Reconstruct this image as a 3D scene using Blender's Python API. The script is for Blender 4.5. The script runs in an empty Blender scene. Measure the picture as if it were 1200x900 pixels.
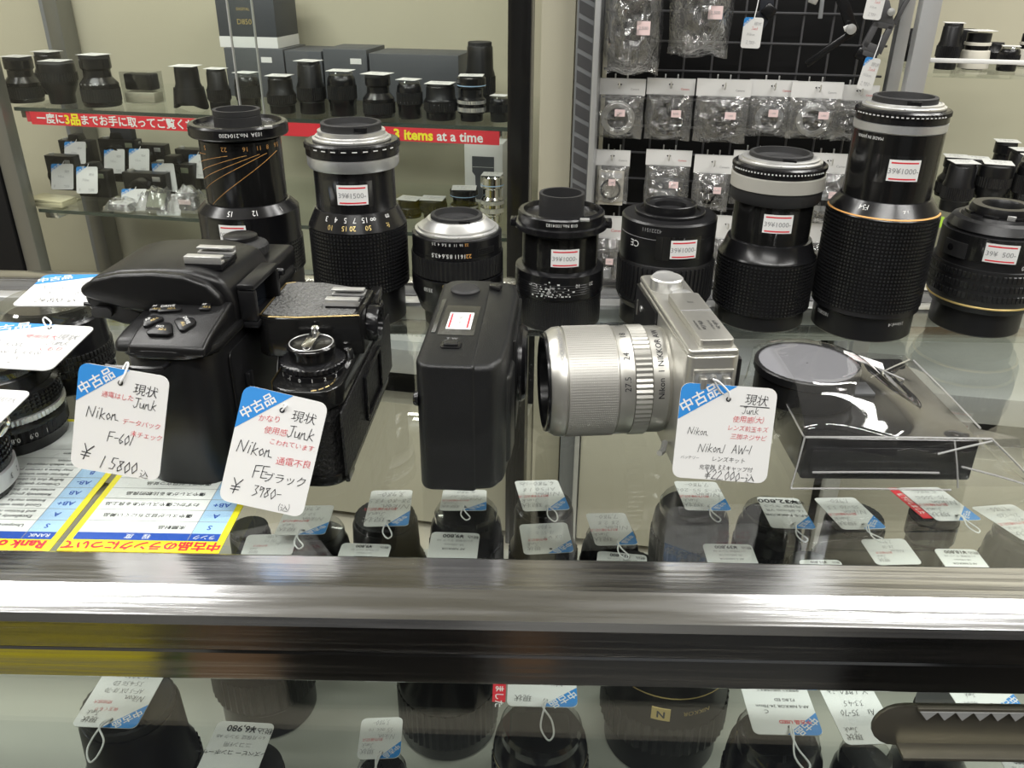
import bpy, bmesh, math, random
from mathutils import Matrix, Vector
R = math.radians; PI = math.pi
SC = bpy.context.scene; COL = SC.collection
random.seed(7)
# ------------------------------------------------------------------ camera, world, lights, exposure
G = 0.95                       # height of the counter's glass top above the floor
HC = 0.225                     # camera above the glass
FP = 1000.0                    # focal length in pixels of a 1200 x 900 frame
CAM = Vector((0, 0, G + HC))
CROT = Matrix.Rotation(R(90 - 26.5), 3, 'X') @ Matrix.Rotation(R(0.5), 3, 'Z')
cd = bpy.data.cameras.new('camera'); cd.sensor_width = 36; cd.lens = FP / 1200 * 36; cd.clip_start = 0.01
cam = bpy.data.objects.new('camera', cd); COL.objects.link(cam)
cam.matrix_world = Matrix.Translation(CAM) @ CROT.to_4x4(); SC.camera = cam
w = bpy.data.worlds.new('world'); w.use_nodes = True; SC.world = w
w.node_tree.nodes['Background'].inputs[0].default_value = (.9, .93, 1, 1)
w.node_tree.nodes['Background'].inputs[1].default_value = .06
SC.view_settings.view_transform = 'Standard'; SC.view_settings.look = 'None'
SC.view_settings.exposure = 0.0; SC.view_settings.gamma = 1; SC.view_settings.use_curve_mapping = False
try:
    SC.cycles.use_denoising = True; SC.cycles.max_bounces = 10; SC.cycles.transparent_max_bounces = 32
    SC.cycles.glossy_bounces = 5; SC.cycles.caustics_reflective = False; SC.cycles.sample_clamp_indirect = 6
except Exception: pass
TUBES = [(-1.5, -.35), (-.15, -.35), (1.2, -.35), (-1.29, .64), (1.16, .64), (-.1, -1.1), (-1.15, 1.2), (1.1, 1.1)]
for i, (x, y) in enumerate(TUBES):
    l = bpy.data.lights.new('tube_light', 'AREA'); l.shape = 'RECTANGLE'; l.size = 1.15; l.size_y = .14
    l.energy = 16.5 if y > 0 else 17; l.color = (1, .985, .95)
    o = bpy.data.objects.new('tube_light', l); COL.objects.link(o); o.location = (x, y, 2.42)
# ------------------------------------------------------------------ pixel <-> place helpers (frame 1200 x 900)
def ray(u, v): return CROT @ Vector(((u - 600) / FP, (450 - v) / FP, -1))
def PZ(u, v, z=0.0):
    d = ray(u, v); return CAM + d * ((G + z - CAM.z) / d.z)
def PY(u, v, Y):
    d = ray(u, v); return CAM + d * (Y / d.y)
def wide(p):                    # a turned body off the picture's middle looks wider by this factor
    d = depth(p); return d / math.hypot(d, p[0])
def depth(p): return -(CROT.transposed() @ (Vector(p) - CAM)).z
PB = R(10.5)
BX = Vector((math.cos(PB), -math.sin(PB), 0)); BY = Vector((math.sin(PB), math.cos(PB), 0))
def PBK(u, v, D):
    d = ray(u, v); return CAM + d * (D / d.dot(BY))
def bgp(s, D, z): return BX * s + BY * D + Vector((0, 0, G + z))
def PP(u, v, p0, n):
    d = ray(u, v); n = Vector(n); return CAM + d * ((Vector(p0) - CAM).dot(n) / d.dot(n))
# ------------------------------------------------------------------ materials
def nt(name):
    m = bpy.data.materials.new(name); m.use_nodes = True; t = m.node_tree
    return m, t.nodes, t.links, t.nodes['Principled BSDF']
def mat(name, c, rough=.5, metal=0, bump=None, spec=.5, coat=0, var=None):
    m, N, L, b = nt(name)
    b.inputs['Base Color'].default_value = (*c, 1); b.inputs['Roughness'].default_value = rough
    b.inputs['Metallic'].default_value = metal; b.inputs['Specular IOR Level'].default_value = spec
    b.inputs['Coat Weight'].default_value = coat
    tc = N.new('ShaderNodeTexCoord')
    if bump:
        kind, sc, st = bump[:3]
        mp = N.new('ShaderNodeMapping'); L.new(tc.outputs['Object'], mp.inputs[0])
        if len(bump) > 3: mp.inputs['Scale'].default_value = bump[3]
        if kind == 'noise':
            t = N.new('ShaderNodeTexNoise'); t.inputs['Scale'].default_value = sc; t.inputs['Detail'].default_value = 4; out = t.outputs[0]
        elif kind == 'voro':
            t = N.new('ShaderNodeTexVoronoi'); t.inputs['Scale'].default_value = sc; out = t.outputs[0]
        else:
            t = N.new('ShaderNodeTexWave'); t.inputs['Scale'].default_value = sc; out = t.outputs['Fac']
        L.new(mp.outputs[0], t.inputs['Vector'])
        bp = N.new('ShaderNodeBump'); bp.inputs['Strength'].default_value = st; bp.inputs['Distance'].default_value = .0006*max(1, st)
        L.new(out, bp.inputs['Height']); L.new(bp.outputs[0], b.inputs['Normal'])
    if var:
        sc, amt = var[:2]
        t = N.new('ShaderNodeTexNoise'); t.inputs['Scale'].default_value = sc; t.inputs['Detail'].default_value = 5
        mp = N.new('ShaderNodeMapping'); L.new(tc.outputs['Object'], mp.inputs[0]); L.new(mp.outputs[0], t.inputs['Vector'])
        if len(var) > 2: mp.inputs['Scale'].default_value = var[2]
        r = N.new('ShaderNodeMapRange'); r.inputs[3].default_value = max(0, rough - amt); r.inputs[4].default_value = rough + amt
        L.new(t.outputs[0], r.inputs[0]); L.new(r.outputs[0], b.inputs['Roughness'])
    return m
def glassy(name, tint=(.95, .98, .96), ior=1.5, rough=0.0, bump=None, gain=1.0, haze=0):
    m, N, L, b = nt(name); N.remove(b); out = N['Material Output']
    tr = N.new('ShaderNodeBsdfTransparent'); tr.inputs[0].default_value = (*tint, 1)
    gl = N.new('ShaderNodeBsdfGlossy'); gl.inputs[0].default_value = (1, 1, 1, 1); gl.inputs['Roughness'].default_value = rough
    ge = N.new('ShaderNodeNewGeometry'); io = N.new('ShaderNodeMapRange')
    io.inputs[3].default_value = ior; io.inputs[4].default_value = 1 / ior; L.new(ge.outputs['Backfacing'], io.inputs[0])
    fr = N.new('ShaderNodeFresnel'); L.new(io.outputs[0], fr.inputs[0])
    if bump:
        tc = N.new('ShaderNodeTexCoord'); t = N.new('ShaderNodeTexNoise'); t.inputs['Scale'].default_value = bump[0]
        t.inputs['Detail'].default_value = 3; t.inputs['Distortion'].default_value = 1.5
        bp = N.new('ShaderNodeBump'); bp.inputs['Strength'].default_value = bump[1]; bp.inputs['Distance'].default_value = .004
        L.new(tc.outputs['Object'], t.inputs['Vector']); L.new(t.outputs[0], bp.inputs['Height'])
        L.new(bp.outputs[0], gl.inputs['Normal']); L.new(bp.outputs[0], fr.inputs['Normal'])
    mu = N.new('ShaderNodeMath'); mu.operation = 'MULTIPLY'; mu.use_clamp = True; mu.inputs[1].default_value = gain; L.new(fr.outputs[0], mu.inputs[0])
    mx = N.new('ShaderNodeMixShader'); L.new(mu.outputs[0], mx.inputs[0])
    if haze:
        df = N.new('ShaderNodeBsdfDiffuse'); df.inputs[0].default_value = (.8, .8, .8, 1); m2 = N.new('ShaderNodeMixShader'); m2.inputs[0].default_value = haze; L.new(tr.outputs[0], m2.inputs[1]); L.new(df.outputs[0], m2.inputs[2]); L.new(m2.outputs[0], mx.inputs[1])
    else: L.new(tr.outputs[0], mx.inputs[1])
    L.new(gl.outputs[0], mx.inputs[2])
    L.new(mx.outputs[0], out.inputs[0]); return m
K = {}
K['gloss'] = mat('black_lacquer', (.008, .008, .008), .16, var=(60, .06))
K['black'] = mat('black_plastic', (.008, .008, .009), .32, bump=('noise', 900, .12), spec=.42)
K['satin'] = mat('black_satin_metal', (.008, .008, .009), .23, var=(80, .06))
K['matte'] = mat('black_matte', (.016, .016, .017), .6, bump=('noise', 1200, .25))
K['grip'] = mat('waffle_rubber', (.014, .014, .015), .27, spec=.6)
K['rubber'] = mat('black_rubber', (.010, .010, .011), .42, bump=('noise', 1500, .2))
K['camgrey'] = mat('soft_black_plastic', (.0075, .0075, .008), .3, bump=('noise', 2500, .15), spec=.4)
K['compact'] = mat('grained_black_plastic', (.010, .0105, .011), .36, bump=('noise', 1800, .3), spec=.4)
K['leather'] = mat('black_leatherette', (.012, .012, .012), .36, bump=('noise', 480, 1.6))
K['leathsheen'] = mat('wrinkled_leatherette_sheen', (.24, .24, .235), .3, bump=('noise', 520, 3.0))  # black leatherette, base lifted to grey for the highlights on its wrinkles
K['brass'] = mat('worn_brass', (.25, .19, .09), .35, 1)
K['chrome'] = mat('chrome', (.82, .82, .82), .14, 1, var=(90, .06))
K['steel'] = mat('lens_mount_steel', (.74, .74, .73), .34, .8, var=(120, .08))
K['silver'] = mat('silver_paint', (.54, .53, .49), .33, .8)
K['sleeve'] = mat('silver_knurl', (.46, .45, .42), .45, .6)
K['alu'] = mat('satin_aluminium', (.66, .67, .68), .38, .8, bump=('noise', 30, .15, (40, 1, 1)))
K['frame'] = mat('brushed_counter_metal', (.70, .70, .71), .17, 1, bump=('noise', 25, .22, (.25, 14, 14)), var=(25, .1, (.5, 12, 12)))
K['mirror'] = mat('polished_counter_metal', (.50, .50, .50), .1, 1, bump=('noise', 25, .06, (.25, 10, 10)), var=(30, .05, (.3, 14, 14)))
K['greymetal'] = mat('grey_painted_metal', (.23, .24, .25), .4)
K['lightmetal'] = mat('pale_grey_metal', (.45, .46, .46), .35, .4)
K['cream'] = mat('cream_board', (.56, .53, .40), .42, bump=('noise', 14, .2, (3, 1, 1)))
K['wall'] = mat('cream_wall', (.58, .55, .43), .7, bump=('noise', 60, .2))
K['darkwall'] = mat('dark_shelving_wall', (.12, .12, .115), .7)
K['shelfboard'] = mat('mottled_grey_board', (.29, .29, .25), .45, bump=('noise', 14, .2))
K['darkpost'] = mat('dark_aluminium', (.24, .24, .22), .4, .7, bump=('noise', 30, .1, (40, 40, 1)))
K['fold_glint'] = glassy('film_crease_glint', (.9, .9, .9), 1.6, .12, gain=3.5, haze=.35)  # creases whitened so that they read as highlights on the film
K['ceil'] = mat('grey_ceiling_board', (.55, .55, .54), .8)
K['floor'] = mat('beige_floor', (.42, .39, .32), .4, bump=('noise', 20, .1))
K['stone'] = mat('mottled_shelf_board', (.43, .41, .33), .4, bump=('noise', 8, .1))
K['white'] = mat('white_card', (.76, .76, .75), .5)
K['paper'] = mat('label_paper', (.86, .86, .85), .6)
K['offwhite'] = mat('grey_label', (.72, .72, .71), .55)
K['creamband'] = mat('cream_grey_band', (.42, .41, .37), .4)
K['blue'] = mat('blue_print', (.03, .25, .66), .5)
K['ltblue'] = mat('light_blue_print', (.42, .62, .86), .5)
K['navy'] = mat('navy_print', (.02, .08, .42), .5)
K['yellow'] = mat('yellow_print', (.95, .82, .03), .5)
K['red'] = mat('red_print', (.72, .03, .05), .45)
K['redink'] = mat('red_ink', (.62, .05, .07), .5)
K['ink'] = mat('black_ink', (.02, .02, .025), .5)
K['greyink'] = mat('grey_ink', (.30, .30, .31), .5)
K['mark'] = mat('white_marking', (.75, .75, .74), .5)
K['orange'] = mat('orange_marking', (.78, .40, .12), .5)
K['gold'] = mat('gold_marking', (.72, .55, .22), .35, .6)
K['green'] = mat('lime_label', (.45, .72, .08), .5)
K['pink'] = mat('pink_label', (.80, .62, .62), .5)
K['string'] = mat('white_string', (.80, .80, .80), .6)
K['lensglass'] = mat('lens_glass', (.01, .012, .016), .03, spec=.8, coat=.5)
K['fog'] = mat('grey_disc_plastic', (.20, .20, .215), .28, bump=('noise', 900, .1))
K['glass'] = glassy('counter_glass', (.95, .975, .96), 1.5, 0.0)
K['thinglass'] = glassy('cabinet_glass', (.97, .985, .975), 1.45, 0.0, gain=.55)
K['film'] = glassy('plastic_film', (.93, .93, .93), 1.5, .10, bump=(42, 1.0), gain=3.0, haze=.09)
K['wrap'] = glassy('smooth_plastic_film', (.94, .94, .94), 1.5, .04, bump=(9, .35), gain=1.4, haze=.02)
K['clearcap'] = glassy('clear_cap_plastic', (.85, .86, .86), 1.5, .05, gain=1.5)
K['glassedge'] = mat('green_glass_edge', (.035, .05, .042), .15, spec=.7)
K['greenbox'] = mat('green_card', (.05, .25, .06), .5)
K['tape'] = mat('clear_tape', (.012, .012, .012), .08, spec=.8)
K['goldbox'] = mat('champagne_metal', (.75, .70, .48), .35, .3)
K['lcd'] = mat('lcd_screen', (.22, .24, .17), .2)
K['bigbox'] = mat('dark_box_card', (.05, .055, .065), .5)
K['greybox'] = mat('charcoal_box_card', (.075, .08, .09), .5)
K['darkpanel'] = mat('black_panel', (.006, .006, .0065), .6, spec=.25)
K['postalu'] = mat('dull_aluminium', (.55, .56, .57), .45, .7, bump=('noise', 30, .1, (40, 40, 1)))
K['wire'] = mat('dark_grey_wire', (.085, .085, .09), .4)
K['ivory'] = mat('ivory_lens_paint', (.72, .69, .60), .35)
K['jacket'] = mat('dark_fabric', (.02, .022, .03), .85)
K['brown'] = mat('brown_card', (.30, .17, .09), .7)
K['olive'] = mat('olive_steel', (.19, .18, .145), .36, .8, var=(50, .08, (1, 8, 8)))
# ------------------------------------------------------------------ mesh builder
TXT = {}
def glyphs(s, off=0.0):
    k = (s, off)
    if k not in TXT:
        c = bpy.data.curves.new('lettering', 'FONT'); c.body = s; c.resolution_u = 2; c.offset = off
        o = bpy.data.objects.new('lettering', c); COL.objects.link(o)
        me = bpy.data.meshes.new_from_object(o)
        vs = [v.co.copy() for v in me.vertices]; fs = [tuple(p.vertices) for p in me.polygons]
        bpy.data.objects.remove(o); bpy.data.curves.remove(c); bpy.data.meshes.remove(me)
        x0 = min([v.x for v in vs] or [0]); x1 = max([v.x for v in vs] or [0])
        TXT[k] = (vs, fs, x0, x1)
    return TXT[k]
S = {  # hand-written strokes on a unit-high grid: (advance, strokes)
 'N': (.85, [[(.02,0),(.12,.95),(.55,.05),(.72,1)]]), 'i': (.28, [[(.06,0),(.12,.62)], [(.16,.86),(.2,.92)]]),
 'k': (.55, [[(.05,0),(.15,1)], [(.45,.6),(.1,.32),(.48,0)]]), 'o': (.5, [[(.25,.6),(.05,.35),(.2,.02),(.42,.25),(.25,.6)]]),
 'n': (.6, [[(.02,0),(.08,.55)], [(.06,.35),(.28,.58),(.36,.05),(.62,.02)]]), 'J': (.6, [[(.1,.97),(.6,1)], [(.4,1),(.35,.15),(.15,0),(.02,.2)]]),
 'u': (.52, [[(.02,.55),(.08,.08),(.3,.1),(.4,.55),(.44,0)]]), 'F': (.65, [[(.12,0),(.15,.95),(.65,1)], [(.12,.5),(.5,.54)]]),
 'E': (.6, [[(.55,.95),(.1,.92),(.08,0),(.55,.03)], [(.1,.5),(.45,.5)]]), '-': (.45, [[(.05,.45),(.4,.48)]]),
 '0': (.55, [[(.3,.95),(.06,.5),(.2,.02),(.46,.4),(.3,.95)]]), '1': (.3, [[(.2,1),(.06,0)]]), '2': (.55, [[(.06,.75),(.28,1),(.42,.7),(.04,.02),(.5,.04)]]),
 '3': (.5, [[(.08,.95),(.42,.95),(.2,.58),(.42,.3),(.05,0)]]), '4': (.5, [[(.25,1),(.03,.35),(.48,.38)], [(.36,.6),(.3,0)]]),
 '5': (.55, [[(.5,1),(.15,.95),(.1,.58),(.4,.45),(.3,.08),(.03,.05)]]), '6': (.5, [[(.35,1),(.06,.35),(.22,0),(.42,.25),(.1,.38)]]),
 '7': (.5, [[(.03,.8),(.06,.98),(.46,.95),(.2,0)]]), '8': (.55, [[(.45,.9),(.12,.85),(.42,.25),(.15,.02),(.08,.3),(.45,.9)]]),
 '9': (.5, [[(.42,.85),(.12,.95),(.1,.6),(.42,.85),(.3,0)]]), '¥': (.7, [[(.05,1),(.32,.55),(.62,1)], [(.32,.55),(.28,0)], [(.05,.45),(.58,.48)], [(.05,.25),(.55,.28)]]),
 '.': (.25, [[(.08,.0),(.1,.06)]]), ',': (.25, [[(.1,.05),(.05,-.12)]]), ' ': (.4, []), 'A': (.65, [[(.02,0),(.3,1),(.55,0)], [(.1,.4),(.48,.4)]]),
 'W': (.85, [[(.03,1),(.2,0),(.42,.7),(.58,0),(.82,1)]]), 'B': (.6, [[(.1,0),(.12,1),(.45,.8),(.14,.52),(.48,.25),(.1,0)]]),
 'R': (.6, [[(.1,0),(.12,1),(.45,.8),(.14,.5),(.5,0)]]), '~': (.5, [[(.03,.4),(.15,.5),(.3,.4),(.45,.5)]]), 'f': (.4, [[(.35,1),(.15,.85),(.12,0)], [(.02,.55),(.32,.55)]]),
 'D': (.65, [[(.1,0),(.12,1),(.5,.7),(.45,.2),(.1,0)]]), 'X': (.6, [[(.05,1),(.5,0)], [(.5,1),(.05,0)]]), 'S': (.5, [[(.42,.9),(.1,.85),(.4,.3),(.05,.05)]]),
 'G': (.6, [[(.5,.85),(.1,.7),(.15,.05),(.5,.15),(.5,.42),(.3,.42)]]), 'P': (.55, [[(.1,0),(.12,1),(.48,.8),(.12,.48)]]), 'T': (.6, [[(.03,1),(.58,1)], [(.3,1),(.26,0)]]),
 'C': (.55, [[(.5,.85),(.15,.85),(.08,.2),(.5,.1)]]), 'a': (.5, [[(.4,.5),(.1,.4),(.1,.05),(.35,.15),(.4,.5),(.45,0)]]), 'm': (.7, [[(.03,0),(.08,.5),(.3,.5),(.32,0)], [(.32,.4),(.55,.5),(.6,0)]]),
 'r': (.4, [[(.05,0),(.1,.5),(.35,.55)]]), '(': (.3, [[(.2,1),(.06,.5),(.2,0)]]), ')': (.3, [[(.06,1),(.2,.5),(.06,0)]]),
}
class MB:
    def __init__(s): s.v = []; s.f = []; s.m = []; s.mats = []
    def mi(s, m):
        m = K[m] if isinstance(m, str) else m
        if m not in s.mats: s.mats.append(m)
        return s.mats.index(m)
    def add(s, vs, fs, m, M=None):
        b = len(s.v); i = s.mi(m)
        s.v += [(M @ Vector(p)) if M is not None else Vector(p) for p in vs]
        for f in fs: s.f.append(tuple(b + k for k in f)); s.m.append(i)
        return s
    def bm(s, bm, m, M=None):
        bm.verts.index_update(); s.add([v.co for v in bm.verts], [[v.index for v in f.verts] for f in bm.faces], m, M); bm.free(); return s
    def lathe(s, prof, m, n=48, M=None, cap0=True, cap1=True, rib=None):
        vs = []; fs = []
        for (r, z) in prof:
            for k in range(n):
                a = 2 * PI * k / n; rr = r + (rib if rib and k % 2 else 0)
                vs.append((rr * math.sin(a), -rr * math.cos(a), z))
        for j in range(len(prof) - 1):
            for k in range(n):
                k2 = (k + 1) % n; fs.append((j*n+k, j*n+k2, (j+1)*n+k2, (j+1)*n+k))
        if cap0: fs.append(tuple(reversed(range(n))))
        if cap1: fs.append(tuple((len(prof)-1)*n + k for k in range(n)))
        return s.add(vs, fs, m, M)
    def extr(s, poly, h0, h1, m, bev=0, M=None, seg=2, taper=None):
        bm = bmesh.new(); n = len(poly)
        t = taper or 1.0; cx = sum(p[0] for p in poly)/n; cy = sum(p[1] for p in poly)/n
        a = [bm.verts.new((p[0], p[1], h0)) for p in poly]
        b = [bm.verts.new((cx+(p[0]-cx)*t, cy+(p[1]-cy)*t, h1)) for p in poly]
        bm.faces.new(list(reversed(a))); bm.faces.new(b)
        for i in range(n): bm.faces.new((a[i], a[(i+1)%n], b[(i+1)%n], b[i]))
        bmesh.ops.recalc_face_normals(bm, faces=bm.faces[:])
        if bev: bmesh.ops.bevel(bm, geom=bm.edges[:], offset=bev, offset_type='OFFSET', segments=seg, profile=.5, affect='EDGES', clamp_overlap=True)
        return s.bm(bm, m, M)
    def box(s, x0, x1, y0, y1, z0, z1, m, bev=0, M=None, seg=2):
        return s.extr([(x0, y0), (x1, y0), (x1, y1), (x0, y1)], z0, z1, m, bev, M, seg)
    def tube(s, pts, r, m, n=6, M=None):
        pts = [Vector(p) for p in pts]; vs = []; fs = []; prev = None
        for i, p in enumerate(pts):
            t = (pts[min(i+1, len(pts)-1)] - pts[max(i-1, 0)]).normalized()
            a = prev if prev is not None else (Vector((0, 0, 1)) if abs(t.z) < .9 else Vector((1, 0, 0)))
            x = (a - t * a.dot(t)).normalized(); y = t.cross(x); prev = x
            for k in range(n):
                q = 2*PI*k/n; vs.append(p + (x*math.cos(q) + y*math.sin(q)) * r)
        for i in range(len(pts)-1):
            for k in range(n): fs.append((i*n+k, i*n+(k+1)%n, (i+1)*n+(k+1)%n, (i+1)*n+k))
        fs.append(tuple(reversed(range(n)))); fs.append(tuple((len(pts)-1)*n+k for k in range(n)))
        return s.add(vs, fs, m, M)
    def text(s, t, size, m, M, off=0.0, al='c'):                # flat lettering in the xy plane of M
        vs, fs, x0, x1 = glyphs(t, off); dx = -(x0+x1)/2 if al == 'c' else (-x0 if al == 'l' else -x1)
        return s.add([((v.x+dx)*size, (v.y-.34)*size, 0) for v in vs], fs, m, M)
    def hand(s, t, size, m, M, lw=.06):                        # hand-written lettering, left-aligned strokes, kanji as thin glyphs
        x = 0; rnd = random.Random(hash(t) % 1000 if False else len(t) * 13 + ord(t[0]))
        def wid(ch): return S[ch][0] if ch in S else 1.02
        tot = sum(wid(c) for c in t) * size; x = -tot / 2
        for ch in t:
            sl = .12
            if ch in S:
                adv, st = S[ch]; jy = rnd.uniform(-.05, .05) * size
                for p in st: s.ribbon([(x + (a + sl*b)*size, jy + (b-.4)*size) for a, b in p], lw*size, m, M)
                x += adv*size
            else:
                vs, fs, x0, x1 = glyphs(ch, -.008); jy = rnd.uniform(-.05, .05)*size; sc = size*1.12
                s.add([(x + (v.x + sl*v.y)*sc, jy + (v.y-.36)*sc*rnd.uniform(1, 1), 0) for v in vs], fs, m, M); x += 1.08*size
        return s
    def ribbon(s, pts, wd, m, M):
        for (a, b) in zip(pts[:-1], pts[1:]):
            dx, dy = b[0]-a[0], b[1]-a[1]; l = math.hypot(dx, dy) or 1; nx, ny = -dy/l*wd/2, dx/l*wd/2; ex, ey = dx/l*wd*.4, dy/l*wd*.4
            s.add([(a[0]+nx-ex, a[1]+ny-ey, 0), (a[0]-nx-ex, a[1]-ny-ey, 0), (b[0]-nx+ex, b[1]-ny+ey, 0), (b[0]+nx+ex, b[1]+ny+ey, 0)], [(0, 1, 2, 3)], m, M)
        return s
    def tcyl(s, t, size, m, rad, phi, z, flip=True, off=0.0, M=None):   # lettering wrapped on a cylinder; phi from the -Y side towards +X
        vs, fs, x0, x1 = glyphs(t, off); f = -1 if flip else 1; out = []
        rf = rad if callable(rad) else (lambda zz: rad)
        for v in vs:
            a = phi + f*(v.x-(x0+x1)/2)*size/rf(z); zz = z + f*(v.y-.34)*size; r = rf(zz) + .00018
            out.append((r*math.sin(a), -r*math.cos(a), zz))
        return s.add(out, fs, m, M)
    def patch(s, rad, p0, p1, z0, z1, m, th=.00025, n=10, M=None):      # curved label on a cylinder
        vs = []; fs = []; rf = rad if callable(rad) else (lambda zz: rad)
        for k in range(n+1):
            a = p0 + (p1-p0)*k/n
            for z in (z0, z1):
                for r in (rf(z)+th, rf(z)-.0002): vs.append((r*math.sin(a), -r*math.cos(a), z))
        for k in range(n):
            b = 4*k; fs += [(b, b+4, b+6, b+2), (b+1, b+3, b+7, b+5), (b, b+1, b+5, b+4), (b+2, b+6, b+7, b+3)]
        fs += [(0, 2, 3, 1), (4*n, 4*n+1, 4*n+3, 4*n+2)]
        return s.add(vs, fs, m, M)
    def waffle(s, rad, z0, z1, rows, cols, m, h=.0009, fill=.68, M=None):
        dz = (z1-z0)/rows; da = 2*PI/cols; rf = rad if callable(rad) else (lambda zz: rad)
        for i in range(rows):
            zc = z0+(i+.5)*dz; hz = dz*fill/2
            for k in range(cols):
                a = k*da; ha = da*fill/2; vs = []
                for (q, g) in ((-.0003, 1.0), (h, .72)):
                    for sa, sz in ((-1, -1), (1, -1), (1, 1), (-1, 1)):
                        r = rf(zc+sz*hz)+q; aa = a+sa*ha*g; vs.append((r*math.sin(aa), -r*math.cos(aa), zc+sz*hz*g))
                s.add(vs, [(4, 5, 6, 7), (0, 1, 5, 4), (1, 2, 6, 5), (2, 3, 7, 6), (3, 0, 4, 7)], m, M)
        return s
    def build(s, name, parent=None, ang=32, **kw):
        me = bpy.data.meshes.new(name); me.from_pydata([tuple(v) for v in s.v], [], s.f)
        for m in s.mats: me.materials.append(m)
        me.polygons.foreach_set('material_index', s.m); me.update()
        me.polygons.foreach_set('use_smooth', [True]*len(me.polygons)); me.set_sharp_from_angle(angle=R(ang))
        o = bpy.data.objects.new(name, me); COL.objects.link(o)
        if parent is not None: o.parent = parent
        for k, v in kw.items(): o[k] = v
        return o
def thing(name, label, cat, loc=(0, 0, 0), rz=0, group=None, rot=None):
    o = bpy.data.objects.new(name, None); COL.objects.link(o); o.empty_display_size = .02
    o.location = loc
    if rot is not None: o.rotation_euler = rot.to_euler()
    else: o.rotation_euler = (0, 0, rz)
    o['label'] = label; o['category'] = cat
    if group: o['group'] = group
    return o
def tag(o, label, cat, group=None):
    o['label'] = label; o['category'] = cat
    if group: o['group'] = group
    return o
def dup(root, loc, label, rot=None, group=None):
    r = root.copy(); COL.objects.link(r); r.location = loc; r['label'] = label
    if rot is not None: r.rotation_euler = rot.to_euler()
    if group: r['group'] = group
    for ch in list(root.children):
        c = ch.copy(); COL.objects.link(c); c.parent = r
        for g in list(ch.children):
            d = g.copy(); COL.objects.link(d); d.parent = c
    return r
def T(x, y, z=0, a=0): return Matrix.Translation((x, y, z)) @ Matrix.Rotation(a, 4, 'Z')
def frame3(x, y, z): return Matrix((x, y, z)).transposed()
#@@ROOM
# ------------------------------------------------------------------ the room
def struct(mb, name, M=None):
    o = mb.build(name); o['kind'] = 'structure'
    if M is not None: o.matrix_world = M
    return o
def sx(u, v, D): return (PBK(u, v, D)).dot(BX)
def zb(u, v, D): return PBK(u, v, D).z - G
BGM = frame3(BX, BY, Vector((0, 0, 1))).to_4x4()                 # background frame: s along the wall, D away from the viewer
BGM_G = Matrix.Translation((0, 0, G)) @ BGM
struct(MB().box(-3, 3, -2.2, 3.2, -.05, 0, 'floor'), 'floor')
struct(MB().box(-3, 3, -2.2, 3.2, 2.5, 2.55, 'ceil'), 'ceiling')
struct(MB().box(-2.95, 2.95, 2.1, 2.16, 0.001, 2.499, 'wall'), 'wall_back', BGM)
struct(MB().box(-2.9, -2.84, -2.1, 2.5, 0.001, 2.499, 'wall'), 'wall_left')
struct(MB().box(2.84, 2.9, -2.1, 1.45, 0.001, 2.499, 'wall'), 'wall_right')
struct(MB().box(-2.83, 2.83, -2.16, -2.1, 0.001, 2.499, 'darkwall'), 'wall_front')
NTH = ['over the left of the customer aisle', 'over the middle of the customer aisle', 'over the right of the customer aisle', 'above the left end of the glass counter', 'above the right end of the glass counter', 'deep over the aisle behind the viewer', 'nearest the left of the back wall', 'nearest the right of the back wall']
for i, (x, y) in enumerate(TUBES):
    t = thing('ceiling_lamp', 'long white fluorescent ceiling lamp ' + NTH[i], 'lamp', (x, y, 2.43), 0, 'fluorescent lamps on the ceiling')
    MB().extr([(-.6, -.09), (.6, -.09), (.6, .09), (-.6, .09)], .0, .069, 'white', .004, taper=.9).build('lamp_housing', t)
# ------------------------------------------------------------------ the glass counter
CF = R(-.8)
ct = thing('display_counter', 'glass topped display counter with a scratched chrome front frame', 'counter', (0, 0, G), CF)
X0, X1 = -.85, .85
MB().box(X0, X1, .2795, .578, -.006, -.0002, 'glass').build('glass_top', ct)
fr = MB()                                                           # extruded frame profile in (y, z)
P1 = [(.2855, -.008), (.2855, .0012), (.2845, .0016), (.2655, .0016), (.2632, .0009), (.2530, -.0032), (.2512, -.0062), (.2512, -.0185), (.264, -.0185), (.264, -.008)]
AX = Matrix(((0, 0, 1, 0), (1, 0, 0, 0), (0, 1, 0, 0), (0, 0, 0, 1)))
fr.extr(P1, X0, X1, 'frame', 0, AX)
fr.build('front_frame', ct, ang=12)
MB().extr([(.264, -.0188), (.2512, -.0188), (.2508, -.020), (.2508, -.0335), (.2525, -.0355), (.264, -.0355)], X0, X1, 'mirror', 0, AX).build('lower_front_rail', ct, ang=12)
MB().box(X0, X1, .2512, .2516, -.0183, -.0062, 'mirror').build('front_face_strip', ct)
MB().box(X0, X1, .2575, .2625, -.72, -.036, 'glass').build('front_glass', ct)
b = MB(); b.box(X0, X1, .578, .592, -.012, .0015, 'alu', .0008); b.box(X0, X1, .592, .612, -.03, -.006, 'frame', .0008); b.box(X0, X1, .612, .630, -.03, .004, 'frame', .001)
b.build('rear_rail', ct)
MB().box(X0, X1, .268, .645, -.285, -.27, 'shelfboard', .001).build('shelf', ct)
MB().box(X0, X1, .268, .66, -.74, -.72, 'stone').build('bottom_board', ct)
MB().box(X0, X1, .252, .66, -.95, -.74, 'lightmetal', .002).build('plinth', ct)
for x in (X0 + .01, X1 - .03): MB().box(x, x + .02, .61, .63, -.72, -.03, 'alu', .001).build('corner_post', ct)
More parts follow.
